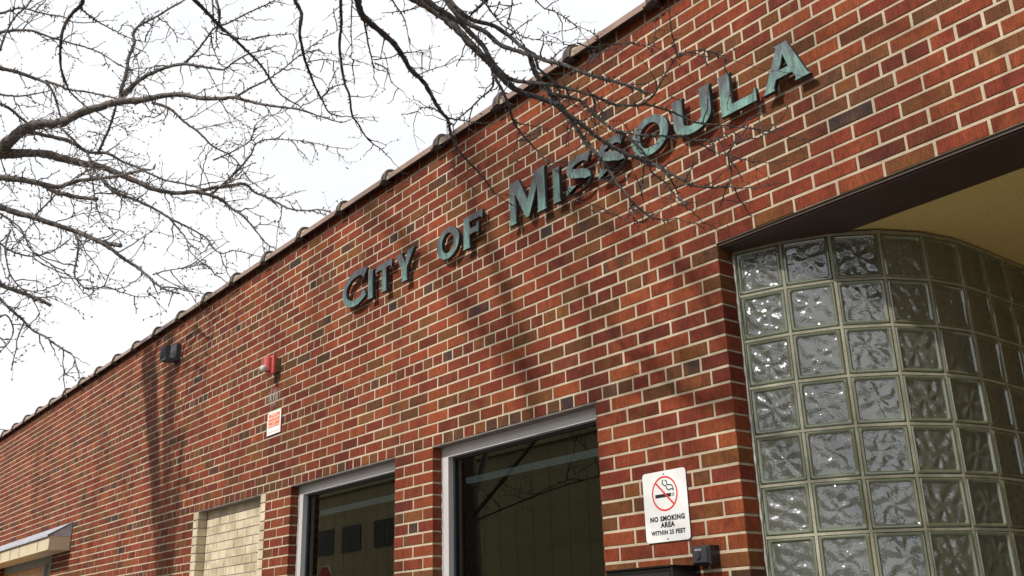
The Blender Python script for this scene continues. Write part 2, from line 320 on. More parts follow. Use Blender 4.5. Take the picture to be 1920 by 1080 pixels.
def pane_mat():
    m, t, b, o = new_mat('tinted_window_glass'); t.nodes.remove(b)
    fr = N(t, 'ShaderNodeFresnel', IOR=1.75); gl = N(t, 'ShaderNodeBsdfGlossy', Roughness=0.004); gl.inputs['Color'].default_value = (0.80, 0.82, 0.70, 1)
    tr = N(t, 'ShaderNodeBsdfTransparent'); tr.inputs['Color'].default_value = (0.42, 0.44, 0.38, 1)
    mixs = N(t, 'ShaderNodeMixShader'); L(t, fr.outputs[0], mixs.inputs[0]); L(t, tr.outputs[0], mixs.inputs[1]); L(t, gl.outputs[0], mixs.inputs[2]); L(t, mixs.outputs[0], o.inputs[0])
    return m
M_PANE = pane_mat()
def glassblock_mat(name, tint, diff, wavy, gloss=1.0, ior=1.5, dmix=0.3):
    m, t, b, o = new_mat(name); t.nodes.remove(b); g = N(t, 'ShaderNodeNewGeometry')
    bp = None
    if wavy:
        n0 = N(t, 'ShaderNodeTexNoise', Scale=9.0, Detail=1.0); L(t, g.outputs['Position'], n0.inputs['Vector'])
        mv = N(t, 'ShaderNodeMixRGB'); mv.inputs[0].default_value = 0.16; L(t, g.outputs['Position'], mv.inputs[1]); L(t, n0.outputs['Color'], mv.inputs[2])
        n1 = N(t, 'ShaderNodeTexNoise', Scale=30.0, Detail=1.0, Roughness=0.5, Distortion=2.5); L(t, mv.outputs[0], n1.inputs['Vector'])
        bp = N(t, 'ShaderNodeBump', Strength=1.0, Distance=wavy); L(t, n1.outputs['Fac'], bp.inputs['Height'])
    fr = N(t, 'ShaderNodeFresnel', IOR=ior)
    gl = N(t, 'ShaderNodeBsdfGlossy', Roughness=0.045); gl.inputs['Color'].default_value = (gloss * 0.93, gloss * 0.94, gloss, 1)
    rf = N(t, 'ShaderNodeBsdfRefraction', Roughness=0.0, IOR=1.12); rf.inputs['Color'].default_value = (*tint, 1)
    df = N(t, 'ShaderNodeBsdfDiffuse'); df.inputs['Color'].default_value = (*diff, 1)
    if bp:
        for n in (fr, gl, rf): L(t, bp.outputs[0], n.inputs['Normal'])
    tp = N(t, 'ShaderNodeBsdfTransparent'); tp.inputs['Color'].default_value = (*tint, 1); m0 = N(t, 'ShaderNodeMixShader'); m0.inputs[0].default_value = 0.35; L(t, rf.outputs[0], m0.inputs[1]); L(t, tp.outputs[0], m0.inputs[2])
    m1 = N(t, 'ShaderNodeMixShader'); m1.inputs[0].default_value = dmix; L(t, m0.outputs[0], m1.inputs[1]); L(t, df.outputs[0], m1.inputs[2])
    m2 = N(t, 'ShaderNodeMixShader'); L(t, fr.outputs[0], m2.inputs[0]); L(t, m1.outputs[0], m2.inputs[1]); L(t, gl.outputs[0], m2.inputs[2])
    L(t, m2.outputs[0], o.inputs[0])
    return m
M_GB_WAVE = glassblock_mat('glass_block_wavy_face', (0.86, 0.90, 0.80), (0.30, 0.32, 0.27), 0.0026, ior=2.25, dmix=0.26)
M_GB_RIM = glassblock_mat('glass_block_rim', (0.66, 0.76, 0.58), (0.22, 0.25, 0.155), 0.0, ior=2.0, dmix=0.55)
M_GB_BACK = glassblock_mat('glass_block_inner_leaf', (0.80, 0.86, 0.68), (0.50, 0.54, 0.34), 0.006, ior=1.5, dmix=0.42)

def bark_mat(name, dark, light):
    m, t, b, o = new_mat(name); g = N(t, 'ShaderNodeNewGeometry')
    n1 = N(t, 'ShaderNodeTexNoise', Scale=38.0, Detail=6.0, Roughness=0.7); L(t, g.outputs['Position'], n1.inputs['Vector'])
    r = ramp(t, [(0.38, dark), (0.52, tuple((a + c) / 2 for a, c in zip(dark, light))), (0.64, light)]); L(t, n1.outputs['Fac'], r.inputs[0])
    n2 = N(t, 'ShaderNodeTexNoise', Scale=9.0, Detail=3.0); L(t, g.outputs['Position'], n2.inputs['Vector'])
    m2 = N(t, 'ShaderNodeMapRange'); m2.inputs[1].default_value = 0.60; m2.inputs[2].default_value = 0.74; m2.inputs[4].default_value = 0.45; L(t, n2.outputs['Fac'], m2.inputs[0])
    mu = N(t, 'ShaderNodeMixRGB'); mu.inputs[2].default_value = (0.20, 0.105, 0.045, 1); L(t, m2.outputs[0], mu.inputs[0]); L(t, r.outputs[0], mu.inputs[1])
    L(t, mu.outputs[0], b.inputs['Base Color']); b.inputs['Roughness'].default_value = 0.85
    bp = N(t, 'ShaderNodeBump', Strength=1.0, Distance=0.012); L(t, n1.outputs['Fac'], bp.inputs['Height']); L(t, bp.outputs[0], b.inputs['Normal'])
    return m
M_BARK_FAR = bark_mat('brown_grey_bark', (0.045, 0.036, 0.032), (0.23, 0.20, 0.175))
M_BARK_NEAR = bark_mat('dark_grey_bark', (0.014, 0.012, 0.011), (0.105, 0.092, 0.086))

# ---------------------------------------------------------------- setting
mb = MB(); mb.box(-60, 40, -4.6, 8.0, -0.12, 0.0); tag(mb.build('pavement', M_CONC), kind='structure')
mb = MB(); mb.box(-60, 40, -4.75, -4.6, -0.15, 0.004); tag(mb.build('kerb', M_CONC), kind='structure')
mb = MB(); mb.add([(-300, -300, -0.15), (300, -300, -0.15), (300, 300, -0.15), (-300, 300, -0.15)], [(0, 1, 2, 3)]); tag(mb.build('road', M_ASPHALT), kind='structure')
mb = MB(); mb.box(-90, 60, -24.0, -16.0, -0.14, 0.0); tag(mb.build('far_pavement', M_CONC), kind='structure')

# ---------------------------------------------------------------- brick building
B = empty('brick_building', (0, 0, 0))
tag(B, 'low red brick civic building with tiled parapet and curved glass block entrance wall', 'building')
UL, UR = -104.0, 24.0
X = lambda u: u * BW
Zv = lambda v: Z0 + v * CH
OPEN = [(-4.0, -10.75), (-12.75, -19.5), (-21.5, -28.25)]
DOOR = (-48.95, -62.0)
SILL = -22
ins = 0.005 / BW
wall = MB()
def wrect(u0, u1, v0, v1, y0=0.0028, y1=0.24): wall.box(X(u0), X(u1), y0, y1, Zv(v0), Zv(v1))
wrect(UL, UR, 8.07, 27.95)
wrect(UL, -ins, 0.07, 8.07)
wrect(15.5, UR, 0.07, 8.07); wrect(15.5, UR, -39, 0.07)
wrect(-4 + ins, -ins, -39, 0.07)
wrect(-12.75 + ins, -10.75 - ins, -39, 0.07)
wrect(-21.5 + ins, -19.5 - ins, -39, 0.07)
wrect(DOOR[0] + ins, -28.25 - ins, -39, 0.07)
wrect(UL, DOOR[1] - ins, -39, 0.07)
wrect(-10.75 - ins, -4 + ins, -39, SILL); wrect(-19.5 - ins, -12.75 + ins, -39, SILL); wrect(-28.25 - ins, -21.5 + ins, -39, SILL)
wall.build('wall', M_MORTAR, B)

def course_segments(i):
    """brick extents (u0,u1) of course i, clipped to the solid parts of the wall"""
    if i >= 8: solid = [(UL, UR)]
    elif i >= 0: solid = [(UL, 0.0), (15.5, UR)]
    elif i >= SILL: solid = [(UL, DOOR[1]), (DOOR[0], -28.25), (-21.5, -19.5), (-12.75, -10.75), (-4.0, 0.0), (15.5, UR)]
    else: solid = [(UL, DOOR[1]), (DOOR[0], 0.0), (15.5, UR)]
    head = (i % 7 == 0)
    out = []
    for a, b in solid:
        pier = (b - a) < 3
        if head: ph, st = 0.25, 0.5
        else: ph, st = (0.5 if i % 2 else 0.0), 1.0
        if pier: ph = (a % 1.0) + (0.0 if i % 2 else 0.5); st = 1.0
        if pier and head: ph = (a % 1.0) + 0.75; st = 0.5
        k = math.ceil((a - ph) / st - 1e-6); js = []
        while ph + k * st < b - 1e-6: js.append(ph + k * st); k += 1
        js = [a] + [j for j in js if j > a + 0.3 and j < b - 0.3] + [b]
        for p, q in zip(js, js[1:]): out.append((p, q, a, b, head))
    return out
def pick_tint(head):
    r = R.random()
    if head:
        t = R.choice([R.uniform(0.42, 0.66), R.uniform(0.50, 0.66), R.uniform(0.82, 0.95), R.uniform(0.38, 0.60), R.uniform(0.66, 0.92), R.uniform(0.93, 1.0) if R.random() < 0.6 else 0.8])
    else:
        t = R.uniform(0, 0.38) if r < 0.55 else (R.uniform(0.38, 0.62) if r < 0.77 else (R.uniform(0.62, 0.92) if r < 0.993 else R.uniform(0.93, 1.0)))
    t2 = min(.96, max(0, t + R.uniform(-0.28, 0.22))) if R.random() < 0.80 else R.random() * 0.85
    return (min(t, 0.999), t2, R.random())
SPECIAL = {}
cand = []
for i in range(-39, 28):
    for (p, q, a, b, head) in course_segments(i):
        x0 = X(p) + (0.0055 if p > a + 1e-6 else 0.0); x1 = X(q) - (0.0055 if q < b - 1e-6 else 0.0)
        jx = R.uniform(-0.0012, 0.0012); x0 += jx if p > a + 1e-6 else 0; x1 += R.uniform(-0.0012, 0.0012) if q < b - 1e-6 else 0
        z0 = Zv(i) + 0.0056 + R.uniform(-0.0007, 0.0007); z1 = Zv(i + 1) - 0.0056 + R.uniform(-0.0007, 0.0007)
        y = R.uniform(-0.0012, 0.0012)
        cx, cy, cd = to_px(((x0 + x1) / 2, 0, (z0 + z1) / 2))
        inside = cd > 0 and -30 < cx < 1950 and -20 < cy < 1100
        area = (x1 - x0) / max(cd, .1) ** 2 if inside else 0
        cand.append((area, x0, x1, z0, z1, y, pick_tint(head)))
cand.sort(key=lambda c: -c[0])
thr = cand[300][0]
# a few chamfered unit bricks shared between the single bricks (1 x 1 in x and z)
def unit_brick(seed):
    r = random.Random(seed); m = MB(); j = lambda s: r.uniform(-s, s)
    w, h, d, c = 0.1932, 0.0577, 0.095, 0.0022
    front = [(-w / 2 + c + j(.0006), j(.0006), c + j(.0006)), (j(.01), j(.0005), c * 0.8 + j(.0008)), (w / 2 - c + j(.0006), j(.0006), c + j(.0006)),
             (w / 2 - c + j(.0006), j(.0006), h - c + j(.0006)), (j(.01), j(.0005), h - c * 0.8 + j(.0008)), (-w / 2 + c + j(.0006), j(.0006), h - c + j(.0006))]
    mid = [(-w / 2, c, 0), (0, c, j(.0006)), (w / 2, c, 0), (w / 2, c, h), (0, c, h + j(.0006)), (-w / 2, c, h)]
    back = [(x, d, z) for x, _, z in mid]
    m.add(front + mid + back, [(0, 1, 4, 5), (1, 2, 3, 4)] + [(6 + k, 6 + (k + 1) % 6, (k + 1) % 6, k) for k in range(6)] + [(12 + k, 12 + (k + 1) % 6, 6 + (k + 1) % 6, 6 + k) for k in range(6)])
    return m
UNITS = [unit_brick(s).mesh('brick', M_BRICK_O) for s in range(8)]
mass = MB()
for n, (area, x0, x1, z0, z1, y, tint) in enumerate(cand):
    if n < 300:
        o = link('brick', UNITS[n % 8], B, ((x0 + x1) / 2, y, z0)); o.scale = ((x1 - x0) / 0.1932, 1, (z1 - z0) / 0.0577)
        o['tint'] = tint
    else:
        c = 0.002
        if area > 0:
            vsx = [(x0 + c, y, z0 + c), (x1 - c, y, z0 + c), (x1 - c, y, z1 - c), (x0 + c, y, z1 - c), (x0, y + c, z0), (x1, y + c, z0), (x1, y + c, z1), (x0, y + c, z1), (x0, 0.095, z0), (x1, 0.095, z0), (x1, 0.095, z1), (x0, 0.095, z1)]
            mass.add(vsx, [(0, 1, 2, 3), (4, 5, 1, 0), (5, 6, 2, 1), (6, 7, 3, 2), (7, 4, 0, 3), (8, 9, 5, 4), (9, 10, 6, 5), (10, 11, 7, 6), (11, 8, 4, 7)], 0, tint)
        else:
            mass.box(x0, x1, y, 0.095, z0, z1, 0, tint)
tag(mass.build('brickwork', M_BRICK_G, B), kind='stuff')

# lintels
for a, b in OPEN:
    m = MB(); m.box(X(b) - 0.06, X(a) + 0.06, 0.004, 0.10, Zv(0) - 0.0035, Zv(0) + 0.0035); m.box(X(b) + 0.001, X(a) - 0.001, 0.10, 0.13, Zv(0) - 0.02, Zv(0) + 0.0035)
    m.build('lintel', M_STEEL, B)
m = MB(); m.box(-0.03, X(15.5) + 0.1, 0.012, 0.315, Zv(8) - 0.008, Zv(8) + 0.004); m.box(0.0, X(15.5), 0.022, 0.315, Zv(8) - 0.016, Zv(8) - 0.008)
m.build('soffit_beam', M_LINTEL, B)

# parapet coping tiles
TX0 = -0.79; TL = 0.6185
YO = -0.055
prof = [(YO, Zv(28) - 0.030), (YO, Zv(28) + 0.006), (YO + 0.012, Zv(28) + 0.016), (0.02, Zv(28) + 0.034), (0.12, Zv(28) + 0.052), (0.24, Zv(28) + 0.040), (0.30, Zv(28) + 0.01), (0.30, Zv(28) - 0.03), (0.285, Zv(28) - 0.03), (0.28, Zv(28) + 0.0), (0.004, Zv(28) + 0.0), (-0.036, Zv(28) - 0.006), (-0.040, Zv(28) - 0.030)]
for k in range(-33, 9):
    x1 = TX0 + k * TL; x0 = x1 - TL; hj = R.uniform(-.006, .006)
    m = MB()
    # body of one tile, running from its hub to the next
    n = len(prof); x1b = x1 - 0.040 + 0.001
    vsx = [(x0 - 0.01, y, z) for y, z in prof] + [(x1b, y, z) for y, z in prof]
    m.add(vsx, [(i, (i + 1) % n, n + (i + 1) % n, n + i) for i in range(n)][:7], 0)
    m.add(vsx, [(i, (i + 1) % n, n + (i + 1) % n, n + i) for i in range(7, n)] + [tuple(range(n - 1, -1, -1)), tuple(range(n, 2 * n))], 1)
    body = m.build('coping_tile', [M_TILE, M_TILE_SHADE], B)
    # raised half-round hub at the right-hand end
    h = MB(); S = 20
    def arch(ht, fw, x):
        pts = []
        for s in range(S + 1):
            th = math.pi * s / S; cc = math.cos(th); yy = 0.12 - (0.12 - YO + fw) * math.copysign(abs(cc) ** 0.30, cc)
            zz = Zv(28) - 0.030 + (0.066 + ht + hj) * (math.sin(th) ** 0.80 if 0 < s < S else 0)
            pts.append((x, yy, zz))
        return pts
    rings = [arch(-0.010, 0.002, x1 - 0.085), arch(0.012, 0.008, x1 - 0.072), arch(0.030, 0.015, x1 - 0.055), arch(0.037, 0.018, x1 - 0.026), arch(0.037, 0.020, x1 - 0.012), arch(0.030, 0.014, x1 - 0.002), arch(0.012, 0.003, x1 - 0.001), arch(0.006, 0.000, x1 + 0.022), arch(-0.012, -0.004, x1 + 0.045)]
    base = sum(rings, []); w = S + 1
    for ri in range(len(rings) - 1):
        fs = [(ri * w + s, ri * w + s + 1, (ri + 1) * w + s + 1, (ri + 1) * w + s) for s in range(S)]
        m2 = 0 if ri < 2 else (1 if ri < 6 else 2)  # middle rings take the darker colour, painting the hub's shaded side
        h.add(rings[ri] + rings[ri + 1], [(s, s + 1, w + s + 1, w + s) for s in range(S)], m2)
    h.box(x1 - 0.080, x1 + 0.002, YO - 0.012, 0.0, Zv(28) - 0.036, Zv(28) - 0.028, 1)
    h.build('hub', [M_TILE, M_TILE_SHADE, M_LICHEN], body, smooth=True)
# roof, back of the building
m = MB(); m.box(X(UL), 0.64, 0.241, 9.0, Zv(22), Zv(23)); m.box(0.64, X(UR), 0.241, 9.0, Zv(22), Zv(23))
m.build('roof', M_ROOF, B)

# windows
def window(a, b):
    xl, xr = X(b), X(a); y0 = 0.068; zt = Zv(0) - 0.004; zb = Zv(SILL); w = 0.060
    f = MB()
    f.box(xl + 0.002, xr - 0.002, y0, y0 + 0.055, zt - 0.058, zt)
    f.box(xl + 0.002, xl + w, y0, y0 + 0.055, zb, zt - 0.058); f.box(xr - w, xr - 0.002, y0, y0 + 0.055, zb, zt - 0.058)
    f.box(xl + w, xr - w, y0, y0 + 0.055, zb, zb + 0.06)
    fo = f.build('window', M_ALU, B)
    g = MB(); q = 0.016; ya, yb = y0 + 0.034, y0 + 0.054
    g.box(xl + w, xr - w, ya, yb, zt - 0.058 - q, zt - 0.0581); g.box(xl + w, xr - w, ya, yb, zb + 0.06, zb + 0.06 + q)
    g.box(xl + w + 0.0002, xl + w + q, ya, yb, zb + 0.06 + q, zt - 0.058 - q); g.box(xr - w - q, xr - w - 0.0002, ya, yb, zb + 0.06 + q, zt - 0.058 - q)
    g.build('gasket', M_GASKET, fo)
    p = MB(); yp = y0 + 0.047
    p.add([(xl + w, yp, zb + 0.05), (xr - w, yp, zb + 0.05), (xr - w, yp, zt - 0.05), (xl + w, yp, zt - 0.05)], [(0, 1, 2, 3)])
    p.build('pane', M_PANE, fo)
    c = MB(); rr = random.Random(int(-a * 10))
    pts = [Vector((xl + 0.0035, y0 - 0.001 + rr.uniform(-.001, .001), zb + (zt - zb) * k / 60)) for k in range(61)]
    c.tube(pts, [0.0055 * rr.uniform(0.6, 1.4) for _ in pts], 6)
    c.build('caulk', M_CAULK, fo, smooth=True)
    s = MB(); s.box(xl - 0.02, xr + 0.02, -0.03, 0.075, zb - 0.03, zb - 0.001); s.build('sill', M_CONC, fo)
window(*OPEN[0]); window(*OPEN[1])

# bricked-up opening in cream glazed brick
def cream_opening(a, b):
    xl, xr = X(b), X(a)
    f = MB(); f.box(xl + 0.003, xr - 0.003, 0.0815, 0.235, Zv(SILL), Zv(0) - 0.005)
    f.box(xl + 0.006, xl + 0.095, 0.007, 0.0815, Zv(SILL), Zv(0) - 0.006); f.box(xr - 0.085, xr - 0.006, 0.007, 0.0815, Zv(SILL), Zv(0) - 0.006)
    fo = f.build('blocked_window', M_MORTAR_GREY, B)
    me = {}
    def cb(x0, x1, y0, y1, z0, z1):
        key = (round(x1 - x0, 3), round(y1 - y0, 3))
        if key not in me:
            mm = MB(); mm.bbox(0, x1 - x0, 0, y1 - y0, 0, z1 - z0, 0.002); me[key] = mm.mesh('brick', M_CREAM)
        o = link('brick', me[key], fo, (x0, y0 + R.uniform(-.001, .001), z0)); o['tint'] = (R.random(), R.random(), R.random())
    jl, jr = xl + 0.1016, xr - 0.085
    for i in range(SILL, 0):
        z0, z1 = Zv(i) + 0.0035, Zv(i + 1) - 0.0035 - (0.004 if i == -1 else 0)
        cb(xl + 0.001, jl, 0.0, 0.0765, z0, z1); cb(jr, xr - 0.001, 0.0, 0.0765, z0, z1)
        if i < -13: continue
        x = jl + (0.06 if i % 2 else 0.11) ; edges = [jl + 0.003]
        while x < jr - 0.05: edges.append(x); x += BW * 0.845
        edges.append(jr - 0.003)
        for p, q in zip(edges, edges[1:]): cb(p + 0.0035, q - 0.0035, 0.0775, 0.0995, z0, z1)
cream_opening(*OPEN[2])

# curved glass block wall
nodes = [Vector((0.006, 0.104))]
for ang in (18, 29, 46, 63, 77, 88, 90, 90, 90, 90, 90, 90, 90):
    a = math.radians(ang); nodes.append(nodes[-1] + Vector((math.cos(a), math.sin(a))) * 0.2045)
gm = MB(); ROWS = 15; RH = 3 * CH; ZT = Zv(8) - 0.016
def out_n(a, b):
    d = (b - a).normalized(); return Vector((d.y, -d.x))
nn = []
for k, p in enumerate(nodes):
    v = Vector((0, 0))
    if k > 0: v += out_n(nodes[k - 1], p)
    if k < len(nodes) - 1: v += out_n(p, nodes[k + 1])
    nn.append(v.normalized())
for k in range(len(nodes) - 1):
    a, b = nodes[k], nodes[k + 1]
    fa, fb = a - nn[k] * 0.004, b - nn[k + 1] * 0.004; ba, bb = a - nn[k] * 0.085, b - nn[k + 1] * 0.085
    for r in range(ROWS + 1):
        z1 = ZT - r * RH; z0 = z1 - 0.011
        if r == 0: z1 += 0.004
        gm.add([(fa.x, fa.y, z0), (fb.x, fb.y, z0), (bb.x, bb.y, z0), (ba.x, ba.y, z0), (fa.x, fa.y, z1), (fb.x, fb.y, z1), (bb.x, bb.y, z1), (ba.x, ba.y, z1)],
               [(0, 1, 5, 4), (1, 2, 6, 5), (2, 3, 7, 6), (3, 0, 4, 7), (4, 5, 6, 7), (3, 2, 1, 0)])
for k, p in enumerate(nodes):
    t = Vector((-nn[k].y, nn[k].x)); f = p - nn[k] * 0.0045; b = p - nn[k] * 0.085; w = 0.0058
    for r in range(ROWS):
        z1 = ZT - r * RH - 0.011; z0 = ZT - (r + 1) * RH
        q = [f - t * w, f + t * w, b + t * w, b - t * w]
        gm.add([(v.x, v.y, z0) for v in q] + [(v.x, v.y, z1) for v in q], [(0, 1, 5, 4), (1, 2, 6, 5), (2, 3, 7, 6), (3, 0, 4, 7)])
M_MORTAR_BLOCK = mortar_mat('block_mortar', (0.28, 0.27, 0.20), (0.44, 0.42, 0.32), 0.5)
gw = gm.build('glass_block_wall', M_MORTAR_BLOCK, B)
def glass_block(seed, w=0.190, h=0.190):
    """hollow block: rounded rim ring, rippled front face, side walls, inner leaf"""
    r = random.Random(seed); m = MB(); NG = 24
    def ring(half, y, rad, n=4):
        pts = []
        for cxs, czs, a0 in ((1, -1, -90), (1, 1, 0), (-1, 1, 90), (-1, -1, 180)):
            for s in range(n + 1):
                th = math.radians(a0 + 90 * s / n)
                pts.append((cxs * (half - rad) + rad * math.cos(th), y, czs * (half - rad) + rad * math.sin(th)))
        return pts
    H = w / 2
    rings = [ring(H, 0.075, 0.004), ring(H, 0.010, 0.005), ring(H - 0.002, 0.003, 0.006), ring(H - 0.006, 0.0, 0.008), ring(H - 0.010, 0.0008, 0.010), ring(H - 0.014, 0.005, 0.011), ring(H - 0.0165, 0.0085, 0.012)]
    K = len(rings[0])
    for a, b in zip(rings, rings[1:]):
        m.add(a + b, [(s, (s + 1) % K, K + (s + 1) % K, K + s) for s in range(K)], 0)
    hi = H - 0.0155; ph = [r.uniform(0, 6.28) for _ in range(8)]
    vs = []; fs = []
    cx0, cz0 = r.uniform(-.02, .02), r.uniform(-.02, .02)
    for i in range(NG + 1):
        for j in range(NG + 1):
            x = -hi + 2 * hi * i / NG; z = -hi + 2 * hi * j / NG
            th = math.atan2(z - cz0, x - cx0); rr = math.hypot(x - cx0, z - cz0)
            e = min(1, 6 * min(1 - abs(x) / hi, 1 - abs(z) / hi))
            y = 0.0085 - 0.0023 * e * math.sin(6 * th + ph[0] + 30 * rr + 1.2 * math.sin(60 * x + ph[3])) * min(1, rr / 0.02) - 0.0020 * e * math.sin(78 * x + 40 * z + ph[1]) * math.sin(84 * z - 30 * x + ph[2])
            vs.append((x, y, z))
    fs = [(i * (NG + 1) + j, (i + 1) * (NG + 1) + j, (i + 1) * (NG + 1) + j + 1, i * (NG + 1) + j + 1) for i in range(NG) for j in range(NG)]
    m.add(vs, fs, 1)
    m.add([(-H + .004, 0.072, -H + .004), (H - .004, 0.072, -H + .004), (H - .004, 0.072, H - .004), (-H + .004, 0.072, H - .004)], [(0, 1, 2, 3)], 2)
    return m.mesh('glass_block', [M_GB_RIM, M_GB_WAVE, M_GB_BACK], smooth=True)
GBS = [glass_block(s) for s in range(14)]
for k in range(len(nodes) - 1):
    a, b = nodes[k], nodes[k + 1]; mid = (a + b) / 2; d = (b - a); ang = math.atan2(d.y, d.x)
    for r in range(ROWS):
        o = link('glass_block', GBS[R.randrange(14)], gw, (mid.x, mid.y, ZT - r * RH - 0.011 - (RH - 0.011) / 2)); o.rotation_euler = (0, 0, ang)
        o.scale = (R.choice([-1, 1]), 1, R.choice([-1, 1]))
# white caulk bead where the blocks meet the brick return
m = MB(); rr = random.Random(3)
pts = [Vector((0.004, 0.100 + rr.uniform(-.001, .001), 0.05 + (ZT - 0.05) * k / 110)) for k in range(111)]
m.tube(pts, [0.0045 * rr.choice([0.8, 1, 1, 1.2, 1.9]) for _ in pts], 6); m.build('caulk', M_CAULK, B, smooth=True)
# stucco soffit of the recessed entrance, its far walls
m = MB(); m.box(-0.2, X(15.5) + 0.2, 0.316, 4.2, Zv(8) - 0.002, Zv(8) + 0.03); m.build('soffit', M_STUCCO, B)
m = MB(); m.box(X(15.5) - 0.001, X(15.5) + 0.2, 0.10, 4.2, 0, Zv(8) - 0.005); m.box(0.67, X(15.5), 3.6, 3.8, 0, Zv(8) - 0.005); m.build('entrance_wall', M_STUCCO, B)
m = MB(); m.bbox(1.3, 2.6, 3.56, 3.6, 0, 2.2, 0.01); m.build('entrance_door', M_WOOD, B)
# rooms behind the glass
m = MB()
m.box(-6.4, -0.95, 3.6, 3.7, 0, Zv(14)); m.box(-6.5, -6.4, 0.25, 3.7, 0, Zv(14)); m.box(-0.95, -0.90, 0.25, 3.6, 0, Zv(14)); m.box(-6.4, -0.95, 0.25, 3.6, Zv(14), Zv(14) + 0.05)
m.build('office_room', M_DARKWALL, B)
m = MB(); m.box(-0.90, -0.86, 0.25, 3.6, 0, Zv(10)); m.box(-0.86, 0.585, 3.55, 3.6, 0, Zv(10)); m.box(-0.86, 0.59, 0.26, 3.55, Zv(10), Zv(10) + 0.04)
m.build('lobby_room', M_TANWALL, B)
m = MB(); m.bbox(-0.62, -0.45, 0.8, 0.95, 0, Zv(10) - 0.01, 0.01); m.box(-0.855, -0.84, 1.2, 2.2, 0, 2.3); m.box(-0.5, 0.1, 2.0, 2.08, 0, 2.6); m.build('lobby_panelling', M_WOOD, B)
M_TUBE, tt, bb, oo = new_mat('light_tube'); bb.inputs['Base Color'].default_value = (0.12, 0.15, 0.17, 1); bb.inputs['Emission Color'].default_value = (0.50, 0.70, 0.85, 1); bb.inputs['Emission Strength'].default_value = 0.11
for xa, xb in ((-2.68, -1.0), (-4.72, -3.25)):
    m = MB(); m.bbox(xa, xb, 0.585, 0.63, Zv(0) - 0.105, Zv(0) - 0.072, 0.004); m.build('strip_light', M_TUBE, B)

# door canopy at the far end
cx1 = -9.26; cx0 = X(-66); yf = -0.227
m = MB(); m.box(cx0, cx1, yf, -0.004, Z0 - 0.025, Z0 + 0.112); m.box(cx0, cx1 + 0.006, yf - 0.008, -0.004, Z0 - 0.036, Z0 - 0.022); cn = m.build('canopy', M_CANOPY, B)
m = MB(); m.add([(cx0, yf - 0.02, Z0 + 0.118), (cx1 + 0.012, yf - 0.02, Z0 + 0.118), (cx1 + 0.012, -0.004, Z0 + 0.262), (cx0, -0.004, Z0 + 0.262), (cx0, yf - 0.02, Z0 + 0.128), (cx1 + 0.012, yf - 0.02, Z0 + 0.128), (cx1 + 0.012, -0.004, Z0 + 0.272), (cx0, -0.004, Z0 + 0.272)],
                 [(0, 1, 5, 4), (1, 2, 6, 5), (2, 3, 7, 6), (3, 0, 4, 7), (4, 5, 6, 7), (3, 2, 1, 0)])
m.box(cx0, cx1 + 0.012, yf - 0.024, yf - 0.0205, Z0 + 0.106, Z0 + 0.128)
m.prism([(yf - 0.01, Z0 + 0.1125), (-0.004, Z0 + 0.1125), (-0.004, Z0 + 0.255)], cx1 - 0.03, cx1 + 0.004)
m.build('flashing', M_ROOFMETAL, cn)
m = MB(); x = cx1 - 0.45
while x > cx0: m.box(x - 0.004, x + 0.004, yf - 0.0035, yf + 0.001, Z0 - 0.02, Z0 + 0.105); x -= R.choice([0.42, 0.5, 0.8])
m.build('fascia_joint', M_STEEL, cn)
m = MB(); dx0, dx1 = X(DOOR[1]), X(DOOR[0])
m.box(dx1 - 0.50, dx1 - 0.003, 0.10, 0.14, 0, Z0 + 0.0); m.box(dx0, dx1 - 0.5, 0.10, 0.15, Z0 - 0.10, Z0); m.box(dx1 - 0.56, dx1 - 0.5, 0.06, 0.15, 0, Z0 - 0.10)
dr = m.build('door', simple('grey_green_frame', (0.30, 0.31, 0.27), 0.6), B)
m = MB(); m.bbox(dx0 + 0.1, dx1 - 0.562, 0.11, 0.14, 0, Z0 - 0.101, 0.004); m.build('door_leaf', M_DOORORANGE, dr)

# ---------------------------------------------------------------- bronze letters
def ccurve(pts, n=8, closed=False):
    out = []; P = [Vector(p) for p in pts]; m = len(P)
    rng = range(m) if closed else range(m - 1)
    for i in rng:
        p0 = P[(i - 1) % m] if (closed or i > 0) else P[i]; p1 = P[i]; p2 = P[(i + 1) % m]; p3 = P[(i + 2) % m] if (closed or i + 2 < m) else p2
        for k in range(n):
            t = k / n
            out.append(0.5 * ((2 * p1) + (p2 - p0) * t + (2 * p0 - 5 * p1 + 4 * p2 - p3) * t * t + (3 * p1 - p0 - 3 * p2 + p3) * t ** 3))
    if not closed: out.append(P[-1].copy())
    return out
def stroke(center, width):
    """outline round a centre line; width is a function of 0..1"""
    pts = ccurve(center); n = len(pts); Lf = []; Rt = []
    for i, p in enumerate(pts):
        d = pts[min(i + 1, n - 1)] - pts[max(i - 1, 0)]; d.normalize(); nrm = Vector((-d.y, d.x)); w = width(i / (n - 1)) / 2
        Lf.append(p + nrm * w); Rt.append(p - nrm * w)
    return Lf + Rt[::-1]
def ellipse(cx, cy, rx, ry, n=36): return [(cx + rx * math.cos(2 * math.pi * k / n), cy + ry * math.sin(2 * math.pi * k / n)) for k in range(n)]
def stem(x0, x1, y0, y1, f=0.006, g=0.014):
    """vertical bar with small flared ends"""
    return [(x0 - f, y0), (x1 + f, y0), (x1, y0 + g), (x1, y1 - g), (x1 + f, y1), (x0 - f, y1), (x0, y1 - g), (x0, y0 + g)]
def L_C(w, h):
    c = [(w * .93, h * .80), (w * .80, h * .885), (w * .60, h * .905), (w * .36, h * .85), (w * .17, h * .68), (w * .11, h * .47), (w * .17, h * .27), (w * .34, h * .135), (w * .56, h * .10), (w * .76, h * .145), (w * .93, h * .27)]
    return [stroke(c, lambda t: 0.050 + (0.026 * max(0, 1 - t / 0.10)) - 0.006 * t + (0.020 * max(0, (t - .93) / .07)))]
